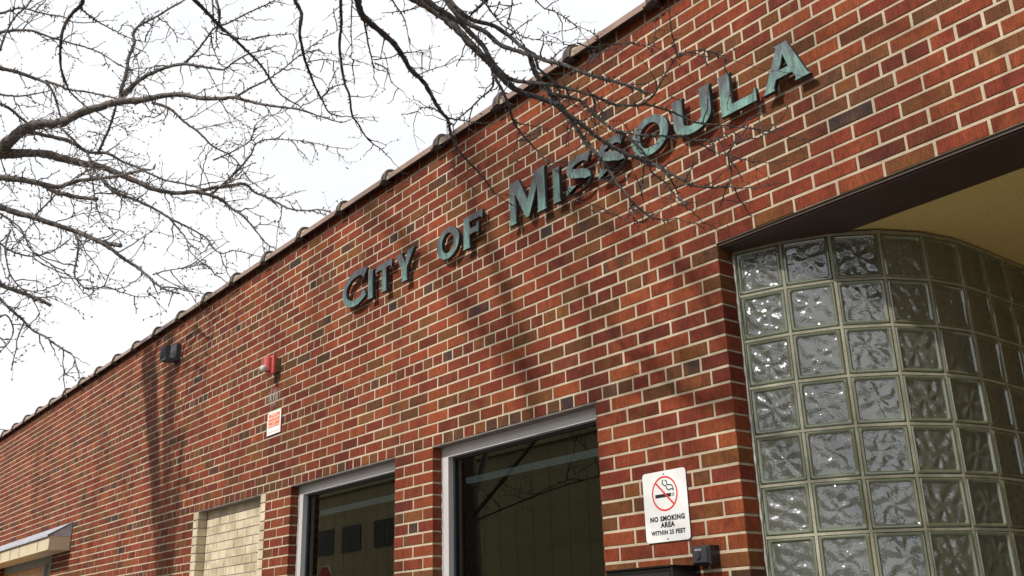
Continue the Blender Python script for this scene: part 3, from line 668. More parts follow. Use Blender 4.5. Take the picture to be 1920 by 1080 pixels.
def L_O(w, h): return [ellipse(w / 2, h / 2, w / 2, h / 2), ellipse(w / 2, h / 2, w / 2 - 0.052, h / 2 - 0.036)]
def L_I(w, h): return [stem(0.006, w - 0.006, 0, h)]
def L_T(w, h):
    c = w / 2 + 0.004; s = 0.026
    return [[(0, h), (w, h), (w + .002, h * .74), (w - 0.007, h * .74), (w - 0.012, h - 0.040), (c + s, h - 0.040), (c + s, 0.014), (c + s + .009, 0), (c - s - .009, 0), (c - s, 0.014), (c - s, h - 0.040), (0.012, h - 0.040), (0.007, h * .76), (-.002, h * .76)]]
def L_Y(w, h):
    c = w / 2 - 0.004; s = 0.027
    return [[(-.004, h), (0.078, h), (0.072, h - .012), (c + .004, h * .56), (w - 0.076, h - .012), (w - 0.084, h), (w + .002, h), (w - 0.010, h - .014), (c + s, h * .42), (c + s, 0.014), (c + s + .008, 0), (c - s - .008, 0), (c - s, 0.014), (c - s, h * .40), (0.008, h - .014)]]
def L_F(w, h):
    s = 0.060
    return [[(-.004, h), (w, h), (w + .002, h * .74), (w - .008, h * .74), (w - .014, h - .040), (s, h - .040), (s, h * .58), (w * .70, h * .58), (w * .73, h * .68), (w * .79, h * .68), (w * .79, h * .36), (w * .73, h * .36), (w * .70, h * .40), (s, h * .40), (s, .014), (s + .008, 0), (-.004, 0), (.004, .014), (.004, h - .014)]]
def L_M(w, h):
    s = 0.062; c = w / 2
    return [[(-.006, h), (0.082, h), (c, h * .40), (w - 0.082, h), (w + .006, h), (w - .002, h - .014), (w - .002, .014), (w + .008, 0), (w - s - .008, 0), (w - s, .014), (w - s - .002, h * .66), (c + .012, .004), (c - .012, .004), (s - .014, h * .70), (s - .014, .014), (s - .004, 0), (-.010, 0), (0, .014), (0, h - .014)]]
def L_S(w, h):
    c = [(w * .93, h * .83), (w * .76, h * .885), (w * .52, h * .895), (w * .27, h * .84), (w * .17, h * .72), (w * .24, h * .60), (w * .44, h * .525), (w * .64, h * .465), (w * .81, h * .375), (w * .86, h * .26), (w * .74, h * .15), (w * .52, h * .105), (w * .28, h * .115), (w * .06, h * .175)]
    return [stroke(c, lambda t: 0.041 + 0.018 * max(0, 1 - t / 0.08) + 0.018 * max(0, (t - .92) / .08) + 0.010 * math.exp(-((t - .5) / .16) ** 2))]
def L_U(w, h):
    s = 0.058; r = []
    out = [(-.006, h), (s + .006, h), (s, h - .012)]
    n = 12; ro = w / 2; ri = w / 2 - s
    inner = [(w / 2 - ri * math.cos(math.pi * k / n), h * .34 - (h * .34 - 0.042) * math.sin(math.pi * k / n)) for k in range(n + 1)]
    outer = [(w / 2 + ro * math.cos(math.pi * k / n), h * .36 - (h * .36) * math.sin(math.pi * k / n)) for k in range(n + 1)]
    out += inner + [(w - s, h - .012), (w - s - .006, h), (w + .006, h), (w, h - .012)] + outer + [(0, h - .012)]
    return [out]
def L_L(w, h):
    s = 0.058
    return [[(-.006, h), (s + .006, h), (s, h - .012), (s, .042), (w - .016, .042), (w - .008, .062), (w, .062), (w + .002, -.002), (w - .006, 0), (-.006, 0), (0, .014), (0, h - .012)]]
def L_A(w, h):
    ax = w * 0.49
    o = [(ax - .040, h), (ax + .028, h), (w - .014, .016), (w + .002, 0), (w - .076, 0), (w - .068, .014), (w - .082, .046), (.070, .046), (.056, .014), (.060, 0), (-.004, 0), (.010, .014), (ax - .026, h - .012)]
    i = [(.086, .082), (w - .098, .082), (ax + .002, h * .74)]
    return [o, i]
LET = [('C', L_C, -3.222, 0.335, 0.257, 'large capital letter C that starts the word CITY'),
       ('I', L_I, -2.873, 0.066, 0.2, 'slim letter I between C and T in the word CITY'),
       ('T', L_T, -2.770, 0.192, 0.2, 'letter T third in the word CITY'),
       ('Y', L_Y, -2.528, 0.214, 0.2, 'letter Y that ends the word CITY'),
       ('O', L_O, -2.064, 0.230, 0.2, 'round letter O that starts the short word OF'),
       ('F', L_F, -1.792, 0.186, 0.2, 'letter F that ends the short word OF'),
       ('M', L_M, -1.352, 0.300, 0.252, 'large capital letter M that starts the long word of the sign'),
       ('I', L_I, -0.992, 0.060, 0.2, 'slim letter I standing right after the large M'),
       ('S', L_S, -0.892, 0.196, 0.2, 'first letter S, left of the twigs, after the slim I'),
       ('S', L_S, -0.652, 0.196, 0.2, 'second letter S, crossed by the dark hanging branch'),
       ('O', L_O, -0.406, 0.236, 0.2, 'round letter O behind twigs, between second S and U'),
       ('U', L_U, -0.137, 0.222, 0.2, 'letter U, between the twig covered O and the L'),
       ('L', L_L, 0.140, 0.188, 0.2, 'letter L with long foot, between U and A'),
       ('A', L_A, 0.364, 0.234, 0.2, 'letter A, last and highest in the photo, clear of twigs')]
def letter_mesh(name, loops, depth=0.022):
    cu = bpy.data.curves.new(name, 'CURVE'); cu.dimensions = '2D'; cu.fill_mode = 'BOTH'; cu.extrude = depth / 2; cu.bevel_depth = 0.0010; cu.bevel_resolution = 0; cu.offset = -0.0008
    for lp in loops:
        sp = cu.splines.new('POLY'); sp.points.add(len(lp) - 1); sp.use_cyclic_u = True
        for k, p in enumerate(lp): sp.points[k].co = (p[0], p[1], 0, 1)
    tmp = bpy.data.objects.new('tmp', cu); me = bpy.data.meshes.new_from_object(tmp); bpy.data.objects.remove(tmp)
    me.transform(Matrix(((1, 0, 0, 0), (0, 0, -1, 0), (0, 1, 0, 0), (0, 0, 0, 1)))); me.materials.clear(); me.materials.append(M_PATINA); me.materials.append(M_BRONZE_SIDE)
    for p in me.polygons: p.material_index = 0 if p.normal.y < -0.5 else 1
    me.name = name; return me
pm = MB(); pm.tube([Vector((0, -0.033, 0)), Vector((0, -0.005, 0)), Vector((0, -0.0049, 0)), Vector((0, 0.003, 0))], [.0032, .0032, .006, .006], 8); PIN = pm.mesh('mounting_pin', M_STEEL)
for ch, fn, x, w, h, lab in LET:
    e = empty('sign_letter', (x, 0, Z0 + 1.080)); tag(e, 'green patinated bronze ' + lab, 'sign letter', 'raised bronze letters on the brick wall')
    loops = fn(w, h)
    o = link('letter_face', letter_mesh('letter_face', loops), e, (0, -0.0395, 0))
    pin_pts = {'C': [(.05, .12), (w * .9, h * .78), (w * .5, .03)], 'I': [(w / 2, .04), (w / 2, h - .04)], 'T': [(w / 2, .04), (w * .92, h - .02), (w * .1, h - .02)], 'Y': [(w / 2, .03), (w * .88, h * .88), (w * .12, h * .88)],
               'O': [(.026, h / 2), (w - .026, h / 2), (w / 2, .02)], 'F': [(.03, .03), (w - .02, h - .02), (w * .7, h * .48)], 'M': [(.03, .04), (w - .03, .04), (w - .03, h - .04)], 'S': [(w * .8, .05), (w * .2, h * .75)],
               'U': [(.03, h - .03), (w - .03, h - .03), (w / 2, .02)], 'L': [(.03, h - .03), (w - .02, .02), (.03, .02)], 'A': [(w * .48, h - .03), (.04, .02), (w - .04, .02)]}[ch]
    for px_, pz_ in pin_pts: link('mounting_pin', PIN, e, (px_, 0, pz_))

# ---------------------------------------------------------------- small wall fittings
def text_mesh(s, size, mat, bold=0.0, sx=1.0, align='CENTER', extrude=0.0004):
    cu = bpy.data.curves.new('lettering', 'FONT'); cu.body = s; cu.size = size; cu.align_x = align; cu.offset = bold; cu.extrude = extrude; cu.resolution_u = 3; cu.space_character = 1.14
    tmp = bpy.data.objects.new('tmp', cu); me = bpy.data.meshes.new_from_object(tmp); bpy.data.objects.remove(tmp)
    me.transform(Matrix(((sx, 0, 0, 0), (0, 0, -1, 0), (0, 1, 0, 0), (0, 0, 0, 1)))); me.materials.clear(); me.materials.append(mat); me.name = 'lettering'
    return me
# no smoking sign
sx0, sx1, sz0, sz1 = -0.533, -0.281, -0.680, -0.383
W_, H_ = sx1 - sx0, sz1 - sz0
e = empty('no_smoking_sign', ((sx0 + sx1) / 2, 0, Z0 + (sz0 + sz1) / 2)); tag(e, 'white no smoking sign with red barred circle beside the glass block corner', 'sign')
m = MB()
rp_ = []
for cxs, czs, a0 in ((1, -1, -90), (1, 1, 0), (-1, 1, 90), (-1, -1, 180)):
    for s in range(6):
        th = math.radians(a0 + 90 * s / 5); rp_.append((cxs * (W_ / 2 - .016) + .016 * math.cos(th), czs * (H_ / 2 - .016) + .016 * math.sin(th)))
n = len(rp_); m.add([(x, -0.0075, z) for x, z in rp_] + [(x, -0.0050, z) for x, z in rp_], [tuple(range(n)), tuple(range(2 * n - 1, n - 1, -1))] + [((i + 1) % n, i, n + i, n + (i + 1) % n) for i in range(n)])
m.build('panel', M_WHITE, e)
YS = -0.0078
def flat_ring(m, cx, cz, r0, r1, y, n=48):
    vs = []; fs = []
    for k in range(n):
        th = 2 * math.pi * k / n; vs += [(cx + r0 * math.cos(th), y, cz + r0 * math.sin(th)), (cx + r1 * math.cos(th), y, cz + r1 * math.sin(th))]
    for k in range(n): a = 2 * k; b = 2 * ((k + 1) % n); fs.append((a, a + 1, b + 1, b))
    m.add(vs, fs)
def flat_poly(m, pts, y): m.add([(x, y, z) for x, z in pts], [tuple(range(len(pts)))])
def flat_stroke(m, c, w, y):
    pts = ccurve(c, 6); n = len(pts); vs = []
    for i, p in enumerate(pts):
        d = pts[min(i + 1, n - 1)] - pts[max(i - 1, 0)]; d.normalize(); q = Vector((-d.y, d.x)) * w / 2
        vs += [(p.x + q.x, y, p.y + q.y), (p.x - q.x, y, p.y - q.y)]
    m.add(vs, [(2 * i, 2 * i + 1, 2 * i + 3, 2 * i + 2) for i in range(n - 1)])
CZ = 0.052; RR = 0.0745
m = MB(); flat_ring(m, 0, CZ, RR - .0075, RR, YS - 0.0004)
d45 = math.radians(45); m.add([(-(RR - .004) * .707 - .003, YS - .0006, CZ + (RR - .004) * .707 - .003), (-(RR - .004) * .707 + .003, YS - .0006, CZ + (RR - .004) * .707 + .003), ((RR - .004) * .707 + .003, YS - .0006, CZ - (RR - .004) * .707 + .003), ((RR - .004) * .707 - .003, YS - .0006, CZ - (RR - .004) * .707 - .003)], [(0, 1, 2, 3)])
m.build('barred_circle', M_RED, e)
m = MB(); flat_poly(m, [(-.056, CZ - .016), (.036, CZ - .016), (.036, CZ - .001), (-.056, CZ - .001)], YS); flat_poly(m, [(.041, CZ - .016), (.0445, CZ - .016), (.0445, CZ - .001), (.041, CZ - .001)], YS); flat_poly(m, [(.0495, CZ - .016), (.053, CZ - .016), (.053, CZ - .001), (.0495, CZ - .001)], YS)
flat_stroke(m, [(-.004, CZ + .058), (-.010, CZ + .050), (-.006, CZ + .038), (.010, CZ + .030), (.014, CZ + .020), (.026, CZ + .012), (.040, CZ + .016), (.050, CZ + .010)], .0052, YS)
flat_stroke(m, [(.006, CZ + .056), (.017, CZ + .048), (.016, CZ + .036), (.026, CZ + .034), (.040, CZ + .032), (.049, CZ + .022), (.052, CZ + .008)], .0052, YS)
m.build('pictogram', M_BLACKINK, e)
for s, z, sz, bo in (('NO SMOKING', -.0620, .0285, .0014), ('AREA', -.0885, .0285, .0014), ('WITHIN 25 FEET', -.1185, .0245, .0011)):
    me = text_mesh(s, sz, M_BLACKINK, bo, 1.0); o = link('lettering', me, e, (0.004, YS, z))
    wd = o.dimensions.x if o.dimensions.x > 0 else 0.2
    xs = [v.co.x for v in me.vertices]; wd = max(xs) - min(xs); tgt = {'NO SMOKING': 0.198, 'AREA': 0.081, 'WITHIN 25 FEET': 0.196}[s]; o.scale = (tgt / wd, 1, 1)
for z in (H_ / 2 - .012, -H_ / 2 + .012):
    m = MB(); m.sphere((0, -0.009, z), 0.0045, 10, 6, 0, (1, .6, 1)); m.build('screw', M_SCREW, e, smooth=True)

# orange fire notice
e = empty('notice_plate', (-4.277, 0, Z0 + 0.511)); tag(e, 'small white and orange notice plate below the red alarm', 'sign')
hw, hh = 0.1125, 0.0885
m = MB(); m.box(-hw, hw, -0.009, -0.006, -hh, hh); m.build('panel', M_WHITE, e)
m = MB(); flat_poly(m, [(-hw + .020, -hh + .056), (hw - .020, -hh + .056), (hw - .020, hh - .018), (-hw + .020, hh - .018)], -0.0094); m.build('orange_field', M_ORANGE, e)
m = MB(); m.box(-hw + .018, hw - .018, -0.0094, -0.009, -hh + .020, -hh + .0225); m.build('red_rule', M_RED, e)
for s, z, sz, wd in (('WARNING', hh - .034, .013, .10), ('FIRE ALARM', hh - .060, .026, .165), ('WHEN BELL RINGS', hh - .082, .012, .15), ('CALL', hh - .0965, .012, .04), ('FIRE DEPT 9-1-1', hh - .113, .012, .16)):
    me = text_mesh(s, sz, M_WHITE, .0006, 1.0, extrude=.0002); xs = [v.co.x for v in me.vertices]; o = link('lettering', me, e, (0, -0.0098, z)); o.scale = (wd / (max(xs) - min(xs)), 1, 1)
for x in (-hw + .010, hw - .010):
    m = MB(); m.sphere((x, -0.010, hh - .010), 0.004, 8, 5); m.build('screw', M_SCREW, e, smooth=True)

# fire alarm strobe
e = empty('fire_alarm', (-4.285, 0, Z0 + 0.948)); tag(e, 'faded red fire alarm with clear round strobe lens on brown box', 'fire alarm')
m = MB(); m.bbox(-.048, .050, -.043, 0.0, -.052, .052, .003); m.cyl((.050, -.018, 0), (.056, -.018, 0), .010); m.build('back_box', M_OLIVE, e)
m = MB(); m.bbox(-.058, .056, -.064, -.044, -.072, .072, .004); m.build('plate', M_ALARM, e)
m = MB(); m.cyl((-.004, -.078, -.052), (-.004, -.078, .056), .033, sides=24); m.cyl((-.004, -.078, .056), (-.004, -.078, .062), .033, .026, sides=24); m.box(-.030, .022, -.080, -.064, -.050, .054); m.cyl((.004, -.084, -.082), (.004, -.084, -.056), .010); m.build('horn', M_ALARM, e, smooth=False)
M_LENS, t_, b_, o_ = new_mat('clear_lens'); b_.inputs['Base Color'].default_value = (0.72, 0.70, 0.62, 1); b_.inputs['Roughness'].default_value = 0.08; b_.inputs['Transmission Weight'].default_value = 0.35
m = MB(); m.sphere((-.002, -.112, -.034), .029, 20, 14); m.build('lens', M_LENS, e, smooth=True)
m = MB()
for zz in (-.055, .055):
    m.cyl((.044, -.0645, zz), (.044, -.067, zz), .005, sides=8)
m.build('screw', M_SCREW, e)

# twin wall pack lamp
e = empty('wall_lamp', (-6.45, 0, Z0 + 1.56)); tag(e, 'charcoal two-part floodlight under the parapet', 'wall light')
m = MB(); m.bbox(-.070, .072, -.047, 0.0, -.070, .074, .004); m.build('housing', M_LAMP, e)
m = MB(); m.bbox(-.066, .066, -.140, -.098, -.078, .046, .004)
for k in range(7): x = -.060 + k * .020; m.box(x - .003, x + .003, -.146, -.1401, -.070, .040)
m.build('lamp_head', M_LAMP, e)
m = MB(); m.prism([(-.1395, -.0785), (-.047, -.0705), (-.001, -.0705), (-.001, -.082), (-.050, -.094), (-.1395, -.094)], -.064, .068); m.build('base', M_LAMP, e)
m = MB(); m.box(-.060, .060, -.097, -.092, -.070, -.050); m.build('reflector', M_ALU, e)

# key box
e = empty('key_box', (-0.19, 0, Z0 - 0.753)); tag(e, 'small black steel key safe box below the no smoking sign', 'key box')
m = MB(); m.bbox(-.050, .046, -.062, 0.0, -.040, .037, .008); m.build('body', M_BLACK, e)
m = MB(); m.bbox(-.040, .034, -.066, -.0621, -.031, .027, .002); m.build('cover', M_GREYPLASTIC, e)
m = MB(); m.bbox(-.022, .000, -.072, -.0661, -.006, .014, .002); m.cyl((-.011, -.0661, -.004), (-.011, -.073, -.004), .013, sides=20); m.build('lock_flap', M_GREYPLASTIC, e)
me = text_mesh('KNOX-BOX', .010, simple('pale_label', (0.5, 0.5, 0.5), .4), .0003, extrude=.0002); xs = [v.co.x for v in me.vertices]; o = link('lettering', me, e, (-.008, -.0665, .0175)); o.scale = (.034 / (max(xs) - min(xs)), 1, 1)
m = MB(); m.box(-.034, .026, -.0662, -.0661, -.028, -.0265); m.build('seam', M_BLACKINK, e)

# black drop box
e = empty('drop_box', (-0.44, 0, Z0 - 1.05)); tag(e, 'large glossy black wall box at the bottom edge under the sign', 'drop box')
m = MB(); m.bbox(-.196, .184, -.165, 0.0, -.25, .255, .004); m.box(-.200, .188, -.172, 0.0, .2551, .262); m.build('body', M_BLACKSHINY, e)
m = MB(); m.bbox(-.185, .172, -.168, -.1651, -.24, .235, .002); m.build('door', M_BLACK, e)
m = MB(); m.box(.1841, .186, -.150, -.030, -.22, .225); m.build('side_panel', M_BLACK, e)

# overhead wire at far left
p0 = at_dist(-30, 792, 17.0); p1 = at_dist(19, 807, 16.2)
m = MB(); pts = [p0.lerp(p1, k / 8) + Vector((0, 0, -0.03 * math.sin(math.pi * k / 8))) for k in range(9)]
for k in range(1, 40): pts.insert(0, p0 + (p0 - p1) * (k / 3.0))
m.tube(pts, [0.007] * len(pts), 5); tag(m.build('overhead_wire', M_BLACKINK), 'thin dark wire above the far end of the parapet', 'wire')

# ---------------------------------------------------------------- trees
def grow_twig(mb, p, d, length, r0, rnd, depth, ymax=None, step=None, sides=4, node=None):
    node = node or r0 * 1.15; step = step or 0.012 + 7.0 * r0
    n = max(3, int(length / step)); pts = [p.copy()]; rad = [r0]; d = d.normalized(); zig = rnd.choice([-1, 1]); side = d.cross(Vector((rnd.uniform(-1, 1), rnd.uniform(-1, 1), rnd.uniform(-1, 1))))
    side = side.normalized() if side.length > 1e-3 else Vector((1, 0, 0))
    bend = Vector((rnd.uniform(-1, 1), rnd.uniform(-1, 1), rnd.uniform(-.8, 1.0))) * 0.10
    for i in range(n):
        d = (d + side * zig * 0.38 + bend + Vector((rnd.uniform(-1, 1), rnd.uniform(-1, 1), rnd.uniform(-1, 1))) * 0.19).normalized(); zig = -zig
        q = pts[-1] + d * step * rnd.uniform(0.7, 1.3)
        if ymax is not None and q.y > ymax: break
        pts.append(q); f = (i + 1) / n; rad.append(r0 * (1 - 0.50 * f) * rnd.uniform(0.85, 1.15))
        if depth > 0 and i > 0 and rnd.random() < 0.40:
            sd = (d * 0.6 + Vector((rnd.uniform(-1, 1), rnd.uniform(-1, 1), rnd.uniform(-1, 1)))).normalized()
            grow_twig(mb, q, sd, length * (1 - f * 0.6) * rnd.uniform(0.25, 0.55), rad[-1] * 0.75, rnd, depth - 1, ymax, step, sides, node)
        if rnd.random() < 0.62:
            sd = (d * 0.3 + Vector((rnd.uniform(-1, 1), rnd.uniform(-1, 1), rnd.uniform(-1, 1)))).normalized(); l = rnd.uniform(1.2, 4.2) * node
            mb.tube([q - sd * rad[-1], q + sd * l * 0.45, q + sd * l], [node * 0.75, node * rnd.uniform(0.55, 0.85), node * 0.25], 4, cap=False)
    if len(pts) > 1: mb.tube(pts, rad, sides, cap=False)
def make_branch(parent, twigs, path, w0, w1, d0, d1, mat, rnd, density=1.0, tl=(0.10, 0.45), tr=0.0024, ymax=-0.12, blunt=False, name='branch', depth=2, tp=0.62, wk=1.0):
    """path in picture points, widths in picture pixels, distances in metres from the standpoint"""
    P2 = ccurve([(a, b) for a, b in path], 6); n = len(P2); pts = []; rad = []
    ph = rnd.uniform(0, 6.28); wob = rnd.uniform(0.02, 0.06)
    for i, p in enumerate(P2):
        t = i / (n - 1); dist = d0 + (d1 - d0) * t + wob * math.sin(ph + 9 * t)
        q = at_dist(p.x + rnd.uniform(-.5, .5), p.y + rnd.uniform(-.5, .5), dist)
        pts.append(q); rad.append(max(0.0008, (w0 + (w1 - w0) * t ** tp) * wk * 0.5 * dist / FPX * rnd.uniform(0.93, 1.08)))
    if ymax is not None:
        pts = [Vector((q.x, min(q.y, ymax), q.z)) for q in pts]
    m = MB(); sides = 10 if w0 > 9 else (7 if w0 > 4 else 5)
    m.tube(pts, rad, sides, cap=True, jit=0.16 if w0 > 6 else 0.08, rnd=rnd)
    # knots and spurs along the bark
    for i in range(1, n - 1):
        for _k in range(rnd.choice([0, 0, 1, 1, 2])):
            v = Vector((rnd.uniform(-1, 1), rnd.uniform(-1, 1), rnd.uniform(-1, 1))).normalized(); d = (pts[i + 1] - pts[i - 1]).normalized(); v = (v - d * v.dot(d)).normalized(); l = rad[i] + rnd.uniform(1.5, 6.0) * tr
            m.tube([pts[i] + v * rad[i] * .5, pts[i] + v * (rad[i] + (l - rad[i]) * .6) + d * .3 * (l - rad[i]), pts[i] + v * l + d * .6 * (l - rad[i])], [min(rad[i] * 0.6, tr * 1.5) + .0005, tr * rnd.uniform(.5, 1.0), tr * .25], 5, cap=False)
    o = m.build(name, mat, parent, smooth=True)
    # side twigs
    cum = 0.0; nxt = rnd.uniform(0.02, 0.10)
    for i in range(1, n):
        seg = (pts[i] - pts[i - 1]).length; cum += seg
        if cum > nxt:
            nxt = cum + rnd.uniform(0.05, 0.16) / density
            d = (pts[i] - pts[i - 1]).normalized(); v = Vector((rnd.uniform(-1, 1), rnd.uniform(-1, 1), rnd.uniform(-1, 1)))
            v = v - d * v.dot(d); v = v.normalized() if v.length > 1e-3 else Vector((0, 0, 1))
            t = i / n; ln = rnd.uniform(*tl) * (1.0 if rnd.random() < 0.5 else 0.45)
            grow_twig(twigs, pts[i], d * rnd.uniform(0.3, 0.9) + v, ln, tr * rnd.uniform(0.8, 1.3), rnd, depth, ymax)
    if not blunt: grow_twig(twigs, pts[-1], (pts[-1] - pts[-2]), rnd.uniform(0.10, 0.25), max(rad[-1], 0.0012), rnd, 1, ymax)
    return pts, rad

# street tree further along the wall: limbs fill the sky at the left
TB = empty('street_tree', (-6.35, -3.05, 0)); tag(TB, 'bare spiny street tree with brown grey limbs filling the sky beyond the far parapet', 'tree', 'bare street trees')
rb = random.Random(11); twB = MB()
KB = dict(mat=M_BARK_FAR, rnd=rb, density=0.90, tl=(0.14, 0.62), tr=0.0058, ymax=None, depth=2)
KD = 1.45
# paths are traced in picture space and then set at their own distance
LB = [
 ([(-60,330),(-30,305),(0,283),(20,262),(50,240),(80,232),(115,230),(150,212),(190,200),(225,190),(265,188),(300,180),(340,177),(370,183),(410,185),(440,183),(480,193),(520,200),(560,205),(600,218),(640,230)],26,2,7.6,6.4),
 ([(225,190),(228,165),(237,135),(242,105),(252,80),(250,62),(262,48),(290,33),(320,15),(345,0),(370,-20)],8,2.5,7.2,7.6),
 ([(228,180),(262,150),(285,137),(310,127),(345,120),(370,124),(400,128),(420,130),(440,115),(470,100),(505,92)],9,2,7.2,6.6),
 ([(345,120),(365,100),(385,75),(400,55),(430,42),(470,22),(500,8),(530,-8)],5,2,7.0,6.9),
 ([(440,183),(470,165),(500,150),(530,130),(560,105),(600,75),(632,58)],5,1,6.9,6.6),
 ([(285,192),(320,205),(345,228),(375,250),(400,275),(430,290),(450,310),(465,335),(482,347)],6,1.5,7.1,6.8),
 ([(395,365),(430,335),(452,312),(470,290),(480,270),(500,262),(540,262),(575,265),(620,275),(652,279)],5,1,7.3,6.6),
 ([(-60,280),(-30,284),(0,288),(30,288),(80,288),(120,298),(150,305),(190,313),(225,327),(260,342),(290,355),(333,362),(370,360),(413,373),(433,390),(450,400),(467,417),(480,433),(500,457),(512,464)],22,1.5,7.6,6.7),
 ([(370,360),(400,352),(430,348),(460,345),(477,360),(507,373),(540,390),(567,395),(600,393),(622,399)],8,2,7.2,6.4),
 ([(30,262),(50,248),(90,255),(130,265),(160,283),(180,287),(200,287),(230,303),(260,315),(280,325),(310,338),(345,345),(380,355)],9,2.5,7.6,7.0),
 ([(185,285),(195,262),(205,240),(213,215),(218,195)],5,4,7.3,7.2),
 ([(110,237),(125,250),(145,270),(165,290),(180,325),(200,345),(232,362)],4.5,2.5,6.6,6.4),
 ([(-40,325),(0,333),(40,337),(80,345),(110,350),(150,338),(190,335),(230,328),(262,320)],14,4,7.4,6.9),
 ([(80,345),(100,358),(125,365),(150,370),(182,373)],10,6,7.2,7.0,True),
 ([(-40,372),(0,388),(30,398),(65,408),(100,420),(130,430),(165,443),(195,455),(226,460)],12,7,7.0,6.6,True),
 ([(150,437),(180,450),(210,468),(235,487),(260,503),(280,520),(290,530),(310,543),(336,551)],9,3,6.7,6.3,True),
 ([(142,440),(147,460),(143,490),(140,515),(148,530),(165,542),(200,538),(225,547),(265,557),(300,548),(330,547)],5,1,6.7,6.3),
 ([(287,515),(310,508),(340,503),(370,498),(382,495)],3,1,6.4,6.1),
 ([(195,340),(215,360),(250,373),(290,392),(320,410),(350,425),(385,445),(400,465),(415,475),(440,470),(472,477)],7,1.5,7.0,6.5),
 ([(318,410),(335,430),(350,450),(355,470),(375,490),(383,500)],4,1.2,6.7,6.5),
 ([(-40,500),(0,532),(20,542),(50,552),(70,560),(95,573)],10,5,6.8,6.5,True),
 ([(-40,515),(0,560),(20,580),(43,600),(60,618),(87,633),(110,650),(133,663)],6,3,6.4,6.1,True),
 ([(-40,118),(0,128),(25,133),(60,145),(85,155),(98,170),(108,198),(114,222)],9,2.5,7.6,7.4),
 ([(85,152),(110,160),(130,168),(160,172),(190,178),(225,186)],5,2.5,7.5,7.3),
 ([(-40,62),(0,60),(30,57),(60,58),(95,70),(130,80),(165,90),(190,100),(220,120),(248,132)],6,1.5,7.8,7.3),
 ([(-40,30),(0,25),(20,20),(40,15),(80,25),(120,32),(140,42),(178,42)],5,1.5,7.8,7.5),
 ([(-30,165),(0,177),(40,180),(85,172)],5,2,7.4,7.3),
 ([(-30,190),(0,195),(20,205),(40,222),(55,232)],6,4,7.5,7.5),
 ([(0,96),(12,60),(30,30),(50,12),(62,-10)],4,2.5,7.6,7.9),
 ([(400,300),(435,285),(470,262),(478,235),(490,225),(505,210)],3,1,6.9,6.7),
 ([(20,430),(10,470),(22,520),(60,560),(75,590)],4,1.5,6.7,6.5),
 ([(-20,440),(20,470),(60,480),(100,470),(130,450)],4,2,6.8,6.7),
 ([(0,400),(40,430),(60,470),(100,500),(118,530)],4,1.5,6.9,6.6),
 ([(-20,610),(10,590),(25,620),(10,650),(-15,668)],4,1.5,6.4,6.2),
 ([(60,410),(90,380),(120,350),(160,322),(200,316)],3.5,2,7.0,7.1),
 ([(150,305),(170,330),(178,370),(190,410),(215,440)],4,1.5,7.0,6.8),
]
allB = {}
for k, a in enumerate(LB):
    path, w0, w1, d0, d1 = a[:5]
    pts, rad = make_branch(TB, twB, path, w0, w1, d0 * KD, d1 * KD, blunt=len(a) > 5, **KB)
    allB[k] = (pts, rad)
def relocate(root):
    for o in C.objects:
        if o.parent == root: o.location = o.location - root.location
def connector(twigs_parent, start, mid, end, r0, r1, mat, rnd, name='branch'):
    pts = ccurve([start, mid, end], 14); n = len(pts)
    m = MB(); m.tube(pts, [(r0 + (r1 - r0) * i / (n - 1)) * rnd.uniform(.95, 1.05) for i in range(n)], 10, jit=0.06, rnd=rnd); m.build(name, mat, twigs_parent, smooth=True)
tr0 = Vector((-6.35, -3.05, 0))
m = MB(); pts = [tr0 + Vector((0.05 * math.sin(z * 1.3), 0.04 * math.cos(z), z)) for z in [k * 0.35 for k in range(18)]]
m.tube(pts, [0.21 * (1 - 0.045 * k) for k in range(18)], 16, jit=0.07, rnd=rb); m.build('trunk', M_BARK_FAR, TB, smooth=True)
for k, zt in ((0, 4.3), (7, 4.2), (12, 4.1), (14, 4.0), (20, 3.9), (22, 4.6), (24, 4.9), (25, 5.2), (21, 3.8), (26, 4.7), (27, 4.5)):
    p, r = allB[k]; s = tr0 + Vector((0, 0, zt)); e_ = p[0]; connector(TB, s, s.lerp(e_, 0.5) + Vector((0, -0.1, 0.15)), e_, max(r[0] * 1.5, 0.03), r[0], M_BARK_FAR, rb)
# limbs that reach along the pavement and show only in the window glass
for tgt, r in (((-4.4, -3.9, 4.7), 0.024), ((-4.2, -4.3, 3.3), 0.010), ((-7.6, -4.9, 6.0), 0.04)):
    s = tr0 + Vector((0, 0, 2.75)); e_ = Vector(tgt)
    path = ccurve([s, s.lerp(e_, .35) + Vector((0.05, -.05, 0.1)), s.lerp(e_, .7) + Vector((-.05, 0, 0.05)), e_], 8); n = len(path)
    m = MB(); m.tube(path, [r * (1 - .6 * i / n) for i in range(n)], 8, jit=.06, rnd=rb); m.build('branch', M_BARK_FAR, TB, smooth=True)
    for i in range(4, n, 2): grow_twig(twB, path[i], Vector((rb.uniform(-1, 1), rb.uniform(-1, 1), rb.uniform(-.5, 1))), rb.uniform(.4, 1.0), .006, rb, 2, None, 0.05)
tag(twB.build('twigs', M_BARK_FAR, TB), kind='stuff'); relocate(TB)

